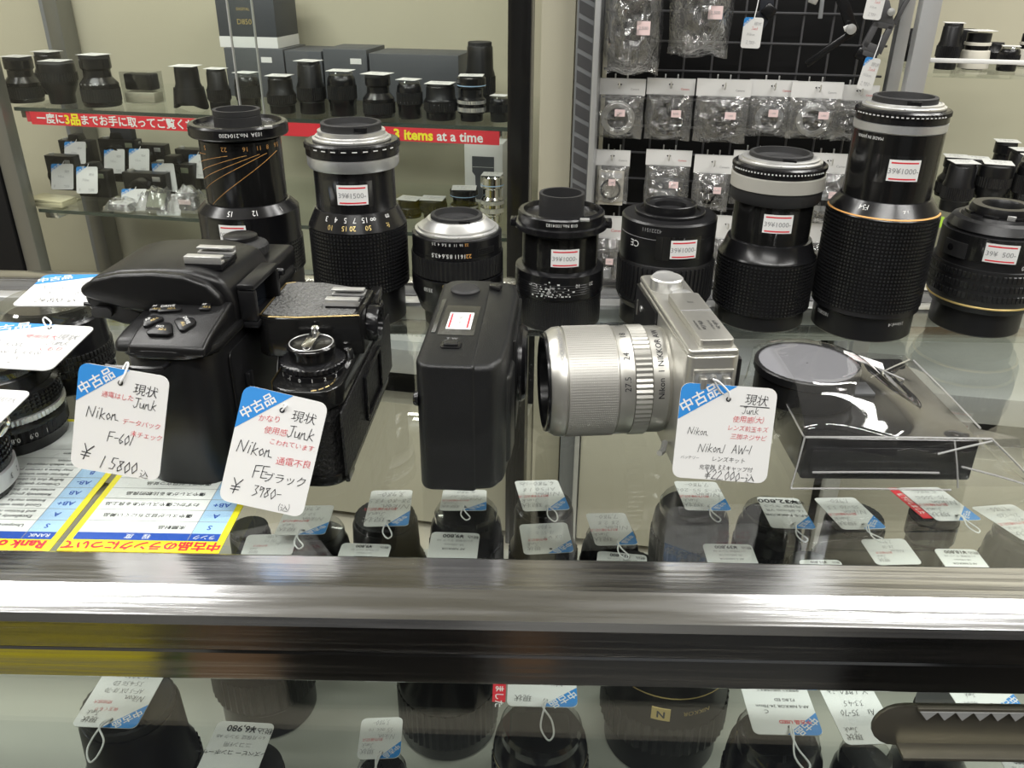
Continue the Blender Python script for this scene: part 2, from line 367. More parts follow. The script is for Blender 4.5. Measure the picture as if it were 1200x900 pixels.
# toothed lock bar on the front glass
cfm = Matrix.Translation((0, 0, G)) @ Matrix.Rotation(CF, 4, 'Z')
p = PY(1032, 872, .245)
lk = thing('showcase_lock', 'dark steel toothed lock bar across the lower front glass', 'lock', (p.x, .2478, p.z), CF)
LKT = R(1.0)
lm = Matrix(((1, 0, 0, 0), (0, 0, -1, 0), (0, 1, 0, 0), (0, 0, 0, 1)))
bar = MB(); pl = [(.26, -.0115), (.26, .0115)] + [(.0115 - .0115*math.sin(q), .0115*math.cos(q)) for q in [PI*k/10 for k in range(11)]]
bar.extr(pl[::-1], 0, .002, 'olive', .0005, Matrix.Translation((0, .0085, 0)) @ lm)
bar.box(.012, .26, -.001, .0085, -.0118, -.0100, 'olive', .0004)
bar.box(.016, .26, .0050, .0085, .0098, .0115, 'olive', .0004); bar.build('lock_bar', lk)
tt = MB()
for k in range(32):
    x = .017 + k*.0072; tt.extr([(x, .0098), (x+.0072, .0098), (x+.0036, .0052)][::-1], 0, .0014, 'lightmetal', 0, Matrix.Translation((0, .0062, 0)) @ lm)
tt.build('teeth', lk)
lk.rotation_euler = (0, R(-.6), CF)
# ------------------------------------------------------------------ unseen blocks and a floor sheet, added behind the viewer for metal and glass reflections
o = MB().box(-.41, -.08, -1.0, -.55, .0, 1.35, 'darkpanel', .01).build('dark_reflect_block'); tag(o, 'narrow black block added behind the viewer for the metal to reflect', 'cabinet')
o = MB().box(-.07, .54, -1.0, -.58, .0, .9, 'greybox', .01).box(-.03, .05, -.58, -.577, .1, .8, 'brown').build('grey_reflect_block'); tag(o, 'grey block added between the two black ones for the metal to reflect', 'cabinet')
o = MB().box(.56, .94, -1.0, -.55, .0, 1.35, 'darkpanel', .01).box(.56, .94, -.55, -.545, .4, .42, 'greymetal').build('dark_reflect_block'); tag(o, 'black block beside the tall brown one, added for the metal to reflect', 'cabinet')
o = MB().box(.95, 1.7, -.95, -.6, .0, 1.2, 'brown', .01).box(.95, 1.7, -.6, -.597, .7, .9, 'wire').build('brown_reflect_block'); tag(o, 'tall brown block with a dark band, added for its reflection', 'carton')
o = MB().box(-1.5, -.62, -.9, -.6, .0, .62, 'wire', .01).box(-1.45, -.64, -.6, -.598, .05, .17, 'yellow').build('yellow_reflect_block'); tag(o, 'low dark block with a yellow band, added for its reflection', 'cabinet')
o = MB().box(-.60, -.42, -.85, -.62, .0, .5, 'brown', .004).box(-.618, -.601, -.85, -.62, .0, .5, 'greenbox', .002).build('carton'); tag(o, 'slim brown block with a green side, added for its reflection', 'carton')
o = MB().box(-1.6, 1.6, -.5, .16, .0005, .012, 'jacket', .003).build('reflect_floor_sheet'); tag(o, 'dark sheet added on the aisle floor to darken the front glass reflection', 'mat')  # unseen sheet, added so the front glass reflects something dark
# ------------------------------------------------------------------ background fixtures
def bgthing(name, label, cat, group=None):
    t = thing(name, label, cat, (0, 0, G), -PB, group); return t
def bgbox(par, name, s0, s1, d0, d1, z0, z1, m, bev=0):
    return MB().box(s0, s1, d0, d1, z0, z1, m, bev).build(name, par)
ZU, ZL = -.047, -.252
sl = sx(18, 200, 1.53); sp0 = sx(597, 120, 1.52); sp1 = sx(623, 120, 1.52)
lc = bgthing('display_cabinet', 'tall glass fronted display cabinet full of lenses, left of the grid panel', 'cabinet')
bgbox(lc, 'back_panel', sl-.5, sp1, 1.96, 1.98, -.93, .7, 'cream')
o = bgbox(None, 'side_panel', sl-.45, sl-.024, 1.51, 1.53, -.949, .0, 'darkpanel', .002); o.matrix_world = BGM_G; tag(o, 'black panel left of the left cabinet post, at the left edge', 'panel')
ex = bgbox(lc, 'front_post', sl-.02, sl+.016, 1.515, 1.545, -.93, .7, 'darkpost', .002)
bgbox(lc, 'inner_post', sx(68, 60, 1.92), sx(84, 60, 1.92), 1.9, 1.955, -.93, .7, 'darkpost', .002)
bgbox(lc, 'inner_post', sx(57, 60, 1.92), sx(66, 60, 1.92), 1.92, 1.955, -.93, .7, 'greymetal', .002)
bgbox(lc, 'corner_post', sp0, sp1, 1.50, 1.54, -.93, .7, 'gloss', .002)
for nm, z in (('upper_shelf', ZU), ('lower_shelf', ZL)):
    MB().box(sl+.017, sp0-.001, 1.55, 1.94, z-.006, z, 'thinglass').build(nm, lc); MB().box(sl+.017, sp0-.001, 1.5475, 1.5498, z-.0065, z+.0003, 'glassedge').build('shelf_edge', lc)
    for s_ in (sl+.02, sp0-.05): MB().box(s_, s_+.03, 1.56, 1.60, z-.022, z-.0065, 'chrome', .002).build('shelf_bracket', lc)
MB().box(sl+.017, sx(300, 60, 1.512), 1.512, 1.517, -.45, .7, 'thinglass').build('sliding_door', lc)
MB().box(sx(272, 60, 1.506), sp0-.001, 1.506, 1.5105, -.45, .7, 'thinglass').build('sliding_door', lc)
for e_, d_ in ((sx(300, 60, 1.512), 1.512), (sx(272, 60, 1.506), 1.5055)): bgbox(lc, 'door_edge', e_, e_+.0022, d_, d_+.005, -.45, .7, 'lightmetal')
cl = bpy.data.lights.new('cabinet_fill_light', 'AREA'); cl.shape = 'RECTANGLE'; cl.size = 1.0; cl.size_y = .03; cl.energy = 2.2; cl.color = (1, .96, .86); o = bpy.data.objects.new('cabinet_fill_light', cl); COL.objects.link(o); o.matrix_world = BGM_G @ Matrix.Translation(((sl+sp0)/2, 1.56, .66)) @ Matrix.Rotation(R(18), 4, 'X')  # unseen strip light, added to brighten the tags in the cabinet
bgbox(lc, 'fill_light_strip', sl+.1, sp0-.1, 1.55, 1.575, .665, .685, 'white')  # body of the added strip light, out of view
bgbox(lc, 'base_cabinet', sl-.02, sp1, 1.546, 1.95, -.93, -.63, 'stone')
bgbox(lc, 'recess', sl-.02, sp1, 1.60, 1.95, -.63, -.545, 'darkpanel')
bgbox(lc, 'bottom_board', sl+.017, sp0-.001, 1.52, 1.95, -.545, -.49, 'lightmetal', .002)
# cream partition and slotted upright
bgbox(None, 'wall_partition', sp1+.002, sx(672, 120, 1.62), 1.60, 1.66, -.949, 1.5, 'wall').matrix_world = BGM_G
bpy.data.objects['wall_partition']['kind'] = 'structure'
g0 = sx(703, 60, 1.56); g1 = sx(1052, 60, 1.56)
up = bgthing('slotted_upright', 'grey slotted metal upright beside the cream partition', 'shelf upright')
u0 = sx(672, 100, 1.56); u1 = sx(694, 100, 1.56)
bgbox(up, 'side_plate', u0, u1, 1.57, 1.60, -.94, 1.2, 'greymetal', .002)
bgbox(up, 'front_flange', u1, g0, 1.545, 1.60, -.94, 1.2, 'postalu', .002)
m = MB()
for k in range(60):
    z = -.5 + k*.028; m.extr([(u0+.004, z+.02), (u0+.004, z), (u1-.004, z-.012), (u1-.004, z+.008)], 0, .0015, 'wire', 0, Matrix.Translation((0, 1.5705, 0)) @ lm)
m.build('slot', up)
# grid panel
gp = bgthing('grid_panel', 'black wire grid display panel hung with bagged camera parts', 'display panel')
bgbox(gp, 'backing_panel', g0+.002, g1-.002, 1.70, 1.72, -.45, 1.2, 'darkpanel')
m = MB(); GD = 1.635
zz0 = zb(800, 83, GD); sv = sx(735, 100, GD)
for k in range(-9, 22):
    z = zz0 + k*.0485
    if -.42 < z < .8: m.tube([(g0+.002, GD, z), (g1-.002, GD, z)], .0019, 'wire')
for k in range(-2, 14):
    s_ = sv + k*.0485
    if g0-.01 < s_ < g1: m.tube([(s_, GD+.0038, -.43), (s_, GD+.0038, .8)], .0019, 'wire')
m.build('wire_grid', gp)
bgbox(gp, 'base_beam', g0+.002, g1, 1.54, 1.95, -.545, -.49, 'lightmetal', .002)
bgbox(gp, 'recess', g0+.002, g1, 1.61, 1.95, -.63, -.545, 'darkpanel')
bgbox(gp, 'base_drawer', g0+.002, g1, 1.55, 1.95, -.93, -.63, 'stone', .002)
# right display shelves
rc = bgthing('shelf_unit', 'aluminium shelf unit with cream backing on the right of the grid panel', 'shelf')
q0 = sx(1047, 60, 1.60); q1 = sx(1062, 60, 1.60); r0 = sx(1074, 40, 1.5); r1 = sx(1097, 40, 1.5)
bgbox(rc, 'post', q0, q1, 1.60, 1.63, -.454, 1.2, 'postalu', .002)
bgbox(rc, 'post', r0, r1, 1.50, 1.53, -.93, 1.2, 'postalu', .002)
bgbox(rc, 'back_panel', q1+.002, 1.9, 1.96, 1.98, -.93, 1.2, 'cream')
RZU, RZL = zb(1140, 82, 1.6), -.165
for nm, z in (('upper_shelf', RZU), ('lower_shelf', RZL)):
    MB().box(q1+.002, 1.9, 1.535, 1.94, z-.006, z, 'thinglass').build(nm, rc)
MB().box(r1+.002, 1.9, 1.522, 1.526, zb(1150, 75, 1.522), zb(1150, 69.5, 1.522), 'white', .001).build('shelf_edge_strip', rc)
MB().box(r1+.001, 1.9, 1.522, 1.534, RZL-.012, RZL+.001, 'alu', .001).build('shelf_edge_strip', rc)
bgbox(rc, 'base_board', r1+.002, 1.9, 1.53, 1.95, -.545, -.49, 'lightmetal', .002)
bgbox(rc, 'recess', r1+.002, 1.9, 1.61, 1.95, -.63, -.545, 'darkpanel')
bgbox(rc, 'base_cabinet', r1+.002, 1.9, 1.55, 1.95, -.93, -.63, 'stone', .002)
# ------------------------------------------------------------------ tags, stickers
def printed_card(mb, w, h, th=.0005, rad=.004, m='white'):
    pts = []
    for cx, cy, a0 in ((w/2-rad, h/2-rad, 0), (-w/2+rad, h/2-rad, 90), (-w/2+rad, -h/2+rad, 180), (w/2-rad, -h/2+rad, 270)):
        for k in range(5): a = R(a0+k*22.5); pts.append((cx+rad*math.cos(a), cy+rad*math.sin(a)))
    mb.extr(pts, -th, 0, m); return pts
def card_face(mb, w, h, entries, blue=True, tri=(.55, .36), hole=(.45, .105)):
    Z = lambda q: Matrix.Translation((0, 0, q))
    X = lambda f: (f-.5)*w
    Y = lambda f: (.5-f)*h
    if blue:
        rad = .004; pts = [(X(0)+rad*(1-math.cos(R(a))), Y(0)-rad*(1-math.sin(R(a)))) for a in (0, 22.5, 45, 67.5, 90)]
        pts = pts + [(X(tri[0]), Y(0)), (X(0), Y(tri[1]))]
        mb.add([(x, y, .00012) for x, y in pts], [tuple(reversed(range(len(pts))))], 'blue')
        mb.text('中古品', w*.150, 'white', Matrix.Translation((X(.205), Y(.15), .00022)) @ Matrix.Rotation(math.atan2(tri[1]*h, tri[0]*w), 4, 'Z'), .02)
    if hole:
        c = [(X(hole[0])+.0012*math.cos(q), Y(hole[1])+.0012*math.sin(q), .00024) for q in [2*PI*k/12 for k in range(12)]]
        mb.add(c, [tuple(range(12))], 'ink')
    for e in entries:
        t, fx, fy, sz, m = e[:5]; rot = R(e[5]) if len(e) > 5 else 0; kind = e[6] if len(e) > 6 else 'h'
        M = Matrix.Translation((X(fx), Y(fy), .00024)) @ Matrix.Rotation(rot, 4, 'Z')
        if kind == 'h': mb.hand(t, sz*h, m, M)
        elif kind == 'p': mb.text(t, sz*h, m, M, .0)
        elif kind == 'b': mb.text(t, sz*h, m, M, .02)
        elif kind == 'line': mb.ribbon([(-t*w/2, 0), (t*w/2, 0)], sz*h, m, M)
def loop(mb, pts, r=.0005): mb.tube(pts, r, 'string', 6)
def curve(pts, n=8):
    out = []; P = [Vector(p) for p in pts]; P = [P[0]*2-P[1]] + P + [P[-1]*2-P[-2]]
    for i in range(1, len(P)-2):
        for k in range(n):
            t = k/n; a, b, c, d = P[i-1:i+3]
            out.append(.5*((2*b) + (c-a)*t + (2*a-5*b+4*c-d)*t*t + (3*b-a-3*c+d)*t**3))
    return out + [P[-2]]
def fit_card(TL, TR, BL, p0, n):
    a, b, c = (PP(*q, p0, n) for q in (TL, TR, BL))
    x = (b-a); w = x.length; x.normalize(); y = (a-c); h = y.length; y = (y - x*y.dot(x)).normalized(); z = x.cross(y)
    return frame3(x, y, z), (b+c)/2, w, h
def hang_tag(label, TL, TR, BL, p0, n, entries, hook=None, group=None, cat='price tag', **kw):
    rot, c, w, h = fit_card(TL, TR, BL, p0, n)
    t = thing('price_tag', label, cat, c, 0, group, rot)
    mb = MB(); printed_card(mb, w, h); card_face(mb, w, h, entries, **kw); mb.build('card', t)
    if hook is not None:
        hl = kw.get('hole', (.45, .105)); hp = Vector(((hl[0]-.5)*w, (.5-hl[1])*h, .0006))
        q = rot.transposed() @ (Vector(hook) - c)
        s_ = MB(); up = Vector((0, .004, .002))
        loop(s_, curve([hp + Vector((0, 0, -.002)), hp, hp*.7+q*.3+Vector((.0012, .0012, .001)), q + Vector((.0008, 0, .001)), q + Vector((-.0008, 0, -.0005)), hp*.6+q*.4+Vector((-.0012, 0, -.0008)), hp + Vector((0, .001, -.0018))]), .00048)
        s_.build('string', t)
    return t
# ------------------------------------------------------------------ lenses in the row along the back of the glass
class Fit:
    """reads radii and heights of a turned body standing at pixel column u with its front base edge at row v"""
    def __init__(s, u, v, wbase, utop=None, vtop=None, z0=0.0):
        s.z0 = z0; p = PZ(u, v, z0); s.dir = Vector((p.x, p.y, 0)).normalized()
        for _ in range(4):
            c = p + s.dir * (s.r(wbase, p)); 
        s.c = Vector((c.x, c.y, G+z0)); s.u, s.v = u, v; s.ut = utop; s.vt = vtop
    def r(s, w, p): return w/2/FP*depth(p)*wide(p)
    def q(s, v, w):
        z = G + s.z0 + .05
        for _ in range(8):
            c = Vector((s.c.x, s.c.y, z)); r = w/2/FP*depth(c)*wide(c); f = c - s.dir*r
            u = s.u if s.ut is None else s.u + (s.ut-s.u)*(v-s.v)/(s.vt-s.v)
            d = ray(u, v); k = (f - CAM).dot(s.dir)/d.dot(s.dir); z = (CAM + d*k).z
        return (r, z - G - s.z0)
    def at(s): return Vector((s.c.x, s.c.y, G+s.z0))
    def az(s): return math.atan2(s.dir.y, s.dir.x) - PI/2          # turn so that local -Y faces the viewer
def rimmed(*pts): return list(pts)
def sticker(t, rad, phi, z, price, w=.0185, h=.0128, tape=True):
    a = w/2/ (rad(z) if callable(rad) else rad)
    if tape:
        MB().patch(rad, phi-a*2.1, phi+a*1.35, z-h*.62, z+h*.68, 'tape', .0002).build('clear_tape', t)
    mb = MB(); mb.patch(rad, phi-a, phi+a, z-h/2, z+h/2, 'paper', .0004)
    rr = (lambda zz: (rad(zz) if callable(rad) else rad) + .00035)
    for q in (z+h*.36, z-h*.40): mb.patch(rr, phi-a*.86, phi+a*.86, q-.00045, q+.00045, 'red', .0001)
    mb.tcyl(price, h*.37, 'greyink', rr, phi-a*.02, z-h*.02, flip=False)
    mb.build('price_sticker', t)
def parts(t, specs, n=64):
    for nm, m, prof in specs: MB().lathe(prof, m, n).build(nm, t)
def mount(t, r0, z, kind, r1=None):
    """rear mount with bayonet flange and hole, turned parts"""
    pass
def lens_root(label, F, group='lenses in the row at the back of the glass counter'):
    return thing('camera_lens', label, 'lens', F.at(), F.az(), group)
# --- L1: adapter-mount tele with orange depth curves
F = Fit(308, 366, 115, 292, 130); L1 = lens_root('tall black lens with fanned orange depth lines and a black collar tube on top', F); q = F.q
(rb, _), (rg, zg0), (_, zg1) = (F.q(366, 110), F.q(330, 116), F.q(256, 117))
(rba, zb0), (_, zb1), (rf, zf0), (_, zf1) = F.q(243, 95), F.q(168, 95), F.q(166, 119), F.q(151, 119)
cup = F.q(141, 57); top = F.q(131, 57)
zt = zf1 + .013
MB().lathe([(rb*.97, 0), (rb, .001), (rb, zg0-.002), (rb-.001, zg0)], 'black', 64).build('front_ring', L1)
mb = MB(); mb.lathe([(rg-.001, zg0), (rg, zg0+.001), (rg, zg1), (rba+.0015, zb0), (rba, zb0+.0003)], 'satin', 64)
slope = lambda z: rg + (rba+.0015-rg)*max(0, min(1, (z-zg1)/(zb0-zg1)))
mb.tcyl('15', .0042, 'mark', slope, -.42, (zg1+zb0)/2, True); mb.tcyl('12', .0042, 'mark', slope, .1, (zg1+zb0)/2, True); mb.tcyl('l', .004, 'mark', slope, .72, (zg1+zb0)/2, True)
mb.build('scale_ring', L1)
MB().waffle(lambda z: rg, zg0+.001, zg0+.0235, 9, 84, 'grip', .0007).build('grip_ring', L1)
mb = MB(); mb.lathe([(rba, zb0), (rba, zb1)], 'gloss', 64)
for i, (a0, a1, f0) in enumerate([(-1.0, .98, .02), (-1.25, .62, .25), (-1.3, .42, .40), (-1.35, .1, .53), (-1.4, -.35, .66), (-1.42, -1.0, .80)]):
    pts = []
    for k in range(19):
        e = k/18; a = a0+(a1-a0)*e; zz = zb0 + (zb1-zb0)*(f0 + (.82-f0)*(1-(1-e)**1.25)); pts.append(((rba+.0002)*math.sin(a), -(rba+.0002)*math.cos(a), zz))
    mb.tube(pts, .00013, 'orange', 4)
for a, s_ in ((-1.0, '5'), (-.42, '22'), (.08, '16'), (.42, '11'), (.66, '8'), (.98, '5.6')): mb.tcyl(s_, .0042, 'orange', rba, a, zb1-.0035, True)
mb.build('barrel', L1)
mb = MB(); mb.lathe([(rba, zf0), (rf-.0008, zf0), (rf, zf0+.001), (rf, zf1-.0012), (rf-.001, zf1)], 'satin', 64, cap0=False, cap1=False)
mb.lathe([(rf-.001, zf1), (rf-.004, zf1+.0004), (rf-.005, zf1-.002), (cup[0]+.003, zf1-.004), (cup[0], zf1-.004)], 'satin', 64, cap0=False, cap1=False)
mb.tcyl('103A  No.2104200', .0036, 'mark', rf, .02, (zf0+zf1)/2, True)
mb.box(.016, .021, -rf+.0003, -rf+.004, zf1-.0005, zf1+.0012, 'steel', .0003); mb.build('mount_collar', L1)
rc_ = cup[0]; zc = top[1]
MB().lathe([(rc_, zf1-.004), (rc_, zf1+.004), (rc_-.0004, zf1+.0043), (rc_, zf1+.0046), (rc_, zc), (rc_-.0022, zc), (rc_-.0024, zc-.006), (rc_-.004, zc-.008)], 'matte', 48, cap0=False, cap1=False).build('collar_tube', L1)
MB().lathe([(rc_-.0022, zc-.0075), (rc_*.5, zc-.0065), (0.0005, zc-.006)], 'lensglass', 40, cap1=False).build('rear_glass', L1)
sticker(L1, rg, -.38, zg1-.0105, '09¥1200-')
# --- L2: zoom with waffle grip and silver band
F = Fit(429, 386, 100, 420, 160); L2 = lens_root('tall zoom lens with waffle grip and silver band, priced 1500 yen', F); q = F.q
rb, _ = q(386, 98); rg, z0 = q(348, 111); _, z1 = q(274, 110); rs, z2 = q(252, 97); rn, z3 = q(250, 94); _, z4 = q(203, 94); rr, z5 = q(201, 108); _, z6 = q(190, 109); ra, z7 = q(188, 112); _, z8 = q(173, 112); rp, z9 = q(171, 100); _, z10 = q(159, 88); rk, z11 = q(157, 72); _, z12 = q(148, 70)
parts(L2, [('front_ring', 'black', [(rb*.97, 0), (rb, .001), (rb, z0-.001), (rg-.001, z0)])])
mb = MB(); mb.lathe([(rg-.0012, z0), (rg-.0008, z1)], 'rubber', 64); mb.waffle(lambda z: rg-.001, z0+.0004, z1-.0004, 17, 86, 'grip', 0.0013); mb.build('grip_ring', L2)
sl_ = lambda z: rg + (rs-rg)*max(0, min(1, (z-z1)/(z2-z1)))
mb = MB(); mb.lathe([(rg, z1), (rs, z2), (rn, z2+.0003)], 'satin', 64)
for a, s_, m_ in ((-.75, '3', 'mark'), (-.5, '4', 'mark'), (-.28, '5', 'mark'), (-.08, '7', 'mark'), (.14, '15', 'mark'), (.34, '∞', 'mark'), (.72, 'm', 'mark')): mb.tcyl(s_, .0045, m_, sl_, a, z1+(z2-z1)*.72, True)
for a, s_ in ((-.62, '10'), (-.3, '15'), (-.12, '20'), (.2, '50'), (.66, 'ft')): mb.tcyl(s_, .0042, 'gold', sl_, a, z1+(z2-z1)*.3, True)
mb.build('scale_ring', L2)
parts(L2, [('barrel', 'satin', [(rn, z2), (rn, z4)]), ('silver_band', 'alu', [(rn, z4), (rr-.001, z4), (rr, z5), (rr, z6), (rr-.001, z6+.0003)])])
def aperture(t, r, z0, z1, name='aperture_ring', n=60):
    mb = MB(); zm = z0 + (z1-z0)*.55
    mb.lathe([(r-.001, z0), (r-.0004, z0+.0004), (r-.0004, zm)], 'satin', n, cap1=False)
    mb.lathe([(r-.0004, zm), (r-.0002, zm), (r-.0002, z1-.001), (r-.0015, z1)], 'satin', 2*n, rib=.0005, cap0=False); return mb
mb = aperture(L2, ra, z6+.0003, z8); 
for k in range(9): mb.patch(ra+.0003, -.9+k*.22, -.9+k*.22+.10, z8-.0032, z8-.0026, 'mark', .0001)
mb.build('aperture_ring', L2)
def nikmount(t, rp, zp0, zp1, rk, zk, hub='matte', notch=True):
    mb = MB(); mb.lathe([(rp-.0003, zp0), (rp, zp0+.0004), (rp, zp0+.0014), (rp*.93, zp0+.0020), (rp*.92, zp0+.0030), (rp*.86, zp0+.0034), (rk+.0022, zp1), (rk, zp1)], 'steel', 64, cap1=False)
    for k in range(5):
        a = -1.2+k*.62; x, y = rp*.96*math.sin(a), -rp*.96*math.cos(a); mb.lathe([(.0009, 0), (.0008, .0003), (0.0001, .0002)], 'chrome', 10, Matrix.Translation((x, y, zp0+.0014)))
    mb.build('mount_plate', t)
    mb = MB(); mb.lathe([(rk, zp1-.001), (rk, zk-.0004), (rk-.0006, zk), (rk-.0024, zk), (rk-.0032, zk-.0035), (rk-.0075, zk-.0045), (rk-.0085, zk-.0065)], hub, 56, cap0=False, cap1=False)
    mb.box(rk*.08, rk*.5, -rk-.0006, -rk+.002, zk-.0042, zk-.0009, 'satin', .0003); mb.build('rear_baffle', t)
    MB().lathe([(rk-.0078, zk-.006), (rk*.45, zk-.0052), (.0004, zk-.0048)], 'lensglass', 40, cap1=False).build('rear_glass', t)
nikmount(L2, rp*.93, z8, z10, rk, z12)
sticker(L2, rn, -.09, (z3+z4)/2-.001, '39¥1500-', .0195, .0125)
# --- L3: autofocus lens
F = Fit(538, 388, 80, 536, 250); L3 = lens_root('short autofocus lens with aperture numbers and no price sticker', F); q = F.q
rb, _ = q(388, 78); r1, z1 = q(362, 96); r2, z2 = q(352, 106); _, z3 = q(333, 106); rg, z4 = q(331, 107); _, z5 = q(308, 106); ra, z6 = q(304, 105); _, z7 = q(283, 104); rp, z8 = q(281, 100); _, z9 = q(266, 85); rk, _ = q(266, 61); _, zk = q(258, 61)
parts(L3, [('front_ring', 'black', [(rb*.97, 0), (rb, .001), (rb, z1*.62), (r1*.93, z1*.66), (r1, z1)])])
mb = MB(); mb.lathe([(r1, z1), (r2, z2), (r2, z3), (r2-.0006, z3+.0003)], 'satin', 64)
mb.tcyl('NIKKOR', .0042, 'mark', r2, -.02, z2+(z3-z2)*.22, True, .01); mb.tcyl('AF', .0042, 'mark', r2, .35, z2+(z3-z2)*.22, True, .01); mb.tcyl('70', .0036, 'gold', r2, -.28, z3-.0022, True)
for a, s_ in ((-.62, '35'), (-.75, '50'), (.62, '28')): mb.tcyl(s_, .0036, 'mark', r2, a, z2+(z3-z2)*.45, True)
mb.patch(r2, -.33, -.31, z2+.001, z2+.007, 'mark', .0001); mb.patch(r2, -.3, .3, z2+.0003, z2+.0006, 'orange', .0001); mb.build('zoom_ring', L3)
MB().lathe([(rg-.0009, z4), (rg-.0009, z5)], 'rubber', 128, rib=.0007).build('grip_ring', L3)
mb = MB(); mb.lathe([(rg-.001, z5), (ra, z5+.001), (ra, z6), (ra-.0006, z6+.0003), (ra-.0002, z6+.0006), (ra-.0002, z7-.001), (ra-.002, z7)], 'satin', 64)
for k, s_ in enumerate(['22', '16', '11', '8', '5.6', '4', '3.5']):
    mb.tcyl(s_, .0038, 'orange' if k == 0 else 'mark', ra, .24-k*.125, z6+.0017, True, .01); mb.tcyl(s_, .0026, 'orange' if k == 0 else 'mark', ra, .2-k*.12, z7-.0024, True)
for r_ in range(4): 
    for k in range(16): mb.patch(ra, .45+k*.03, .45+k*.03+.017, z6+.0015+r_*.0011, z6+.0021+r_*.0011, 'rubber', .0004, 1)
mb.build('aperture_ring', L3)
nikmount(L3, rp*.98, z7, z9, rk, zk)
mb = MB(); 
for k in range(5): a = -.62+k*.13; mb.lathe([(.0006, 0), (.0004, .0004), (.0001, .0004)], 'chrome', 8, Matrix.Translation((rk*math.sin(a), -rk*math.cos(a)-.0001, zk-.003)) @ Matrix.Rotation(PI/2, 4, 'X'))
mb.build('contact_pins', L3)
# --- L4: adapter-mount prime with scuffs
F = Fit(653, 390, 98, 654, 240); L4 = lens_root('scuffed black lens with a tall tube on top and ears on its collar', F); q = F.q
rb, _ = q(390, 97); _, z1 = q(354, 101); r2, z2 = q(350, 102); _, z3 = q(324, 102); rn, z4 = q(320, 88); _, z5 = q(282, 88); rw, z6 = q(280, 108); _, z7 = q(273, 108); rf, z8 = q(271, 101); _, z9 = q(259, 103); rc_, zc0 = q(250, 53); _, zc = q(232, 53)
mb = MB(); mb.lathe([(rb*.97, 0), (rb, .001), (rb-.0003, z1)], 'rubber', 64); mb.waffle(lambda z: rb-.0005, .0035, z1-.001, 20, 120, 'grip', .0005, .6); mb.build('grip_ring', L4)
mb = MB(); mb.lathe([(rb, z1), (r2, z1+.0005), (r2, z3-.0012), (rn, z3+.0004)], 'satin', 64)
rnd = random.Random(3)
for k in range(70):
    a = rnd.gauss(-.22, .22); zz = z1+.0015+abs(rnd.gauss(.35, .25))*(z3-z1)*.75
    if zz < z3-.002: mb.patch(r2, a, a+rnd.uniform(.01, .06), zz, zz+rnd.uniform(.0002, .0011), 'offwhite', .00006, 2)
for a, s_ in ((.42, '10'), (.78, '20')): mb.tcyl(s_, .0034, 'mark', r2, a, z1+(z3-z1)*.6, True)
for k in range(5): mb.lathe([(r2, z1+.004+k*.0016), (r2+.0003, z1+.0043+k*.0016), (r2, z1+.0046+k*.0016)], 'satin', 64, cap0=False, cap1=False)
mb.build('scale_ring', L4)
parts(L4, [('barrel', 'gloss', [(rn, z3), (rn, z5+.001)])])
mb = MB(); mb.lathe([(rn, z5), (rw-.002, z6-.0006), (rw, z6+.0003), (rw, z7), (rf, z8), (rf, z9-.001), (rf-.0007, z9)], 'satin', 64, cap1=False)
mb.lathe([(rf-.0007, z9), (rf-.0035, z9+.0005), (rf-.0045, z9-.0025), (rc_+.002, z9-.0035), (rc_-.001, z9-.0035)], 'satin', 64, cap0=False, cap1=False)
for sx_ in (-1, 1): mb.box(sx_*(rw+.001)-.002, sx_*(rw+.001)+.002, -.005, .005, z6, z7+.001, 'satin', .0008)
mb.box(.012, .018, -rf+.001, -rf+.005, z9-.0005, z9+.001, 'steel', .0003)
mb.tcyl('018 No.1004182', .003, 'mark', rf, .02, (z8+z9)/2, True); mb.build('mount_collar', L4)
MB().lathe([(rc_, z9-.0035), (rc_, zc), (rc_-.002, zc), (rc_-.0022, zc-.011), (.0005, zc-.012)], 'matte', 48, cap0=False, cap1=False).build('collar_tube', L4)
sticker(L4, rn, .14, (z4+z5)/2-.001, '39¥1000-', .0185, .0118)
# --- L5: plastic zoom with diagonal rubber ribs
F = Fit(772, 390, 100, 780, 250); L5 = lens_root('matte plastic zoom lens with a CE mark and ribbed rubber grip', F); q = F.q
rb, _ = q(390, 98); r1, z1 = q(366, 108); rg, z2 = q(362, 110); _, z3 = q(314, 110); ru, z4 = q(312, 110); _, z5 = q(264, 109); rs, z6 = q(258, 83); _, z6b = q(256, 83); rh, z7 = q(244, 62); 
parts(L5, [('front_ring', 'black', [(rb*.97, 0), (rb, .001), (rb, z1-.002), (r1-.001, z1), (r1, z2)])])
mb = MB(); mb.lathe([(rg-.001, z2), (rg-.0005, z2+.001), (rg-.0005, z3-.001), (rg-.001, z3)], 'rubber', 64)
for k in range(60):
    a0 = 2*PI*k/60; vs = []
    for j in range(6):
        e = j/5; zz = z2+.002+(z3-z2-.004)*e; a = a0 + .05*e + .02*math.sin(e*PI)
        for da, dr in ((-.022, -.0006), (-.012, .0006), (.012, .0006), (.022, -.0006)): vs.append(((rg+dr)*math.sin(a+da), -(rg+dr)*math.cos(a+da), zz))
    mb.add(vs, [(4*j+i, 4*j+i+1, 4*j+i+5, 4*j+i+4) for j in range(5) for i in range(3)] + [(0, 3, 2, 1), (20, 21, 22, 23)], 'rubber')
mb.build('grip_ring', L5)
zl = z4+(z5-z4)*.62
mb = MB(); mb.lathe([(rg-.001, z3), (ru, z3+.0008), (ru, zl), (ru-.0004, zl+.0003), (ru, zl+.0006), (ru, z5-.0012), (ru-.0012, z5)], 'black', 64, cap1=False)
mb.patch(ru, -1.3, -.1, zl-.0001, zl+.0001, 'greyink', .0001)
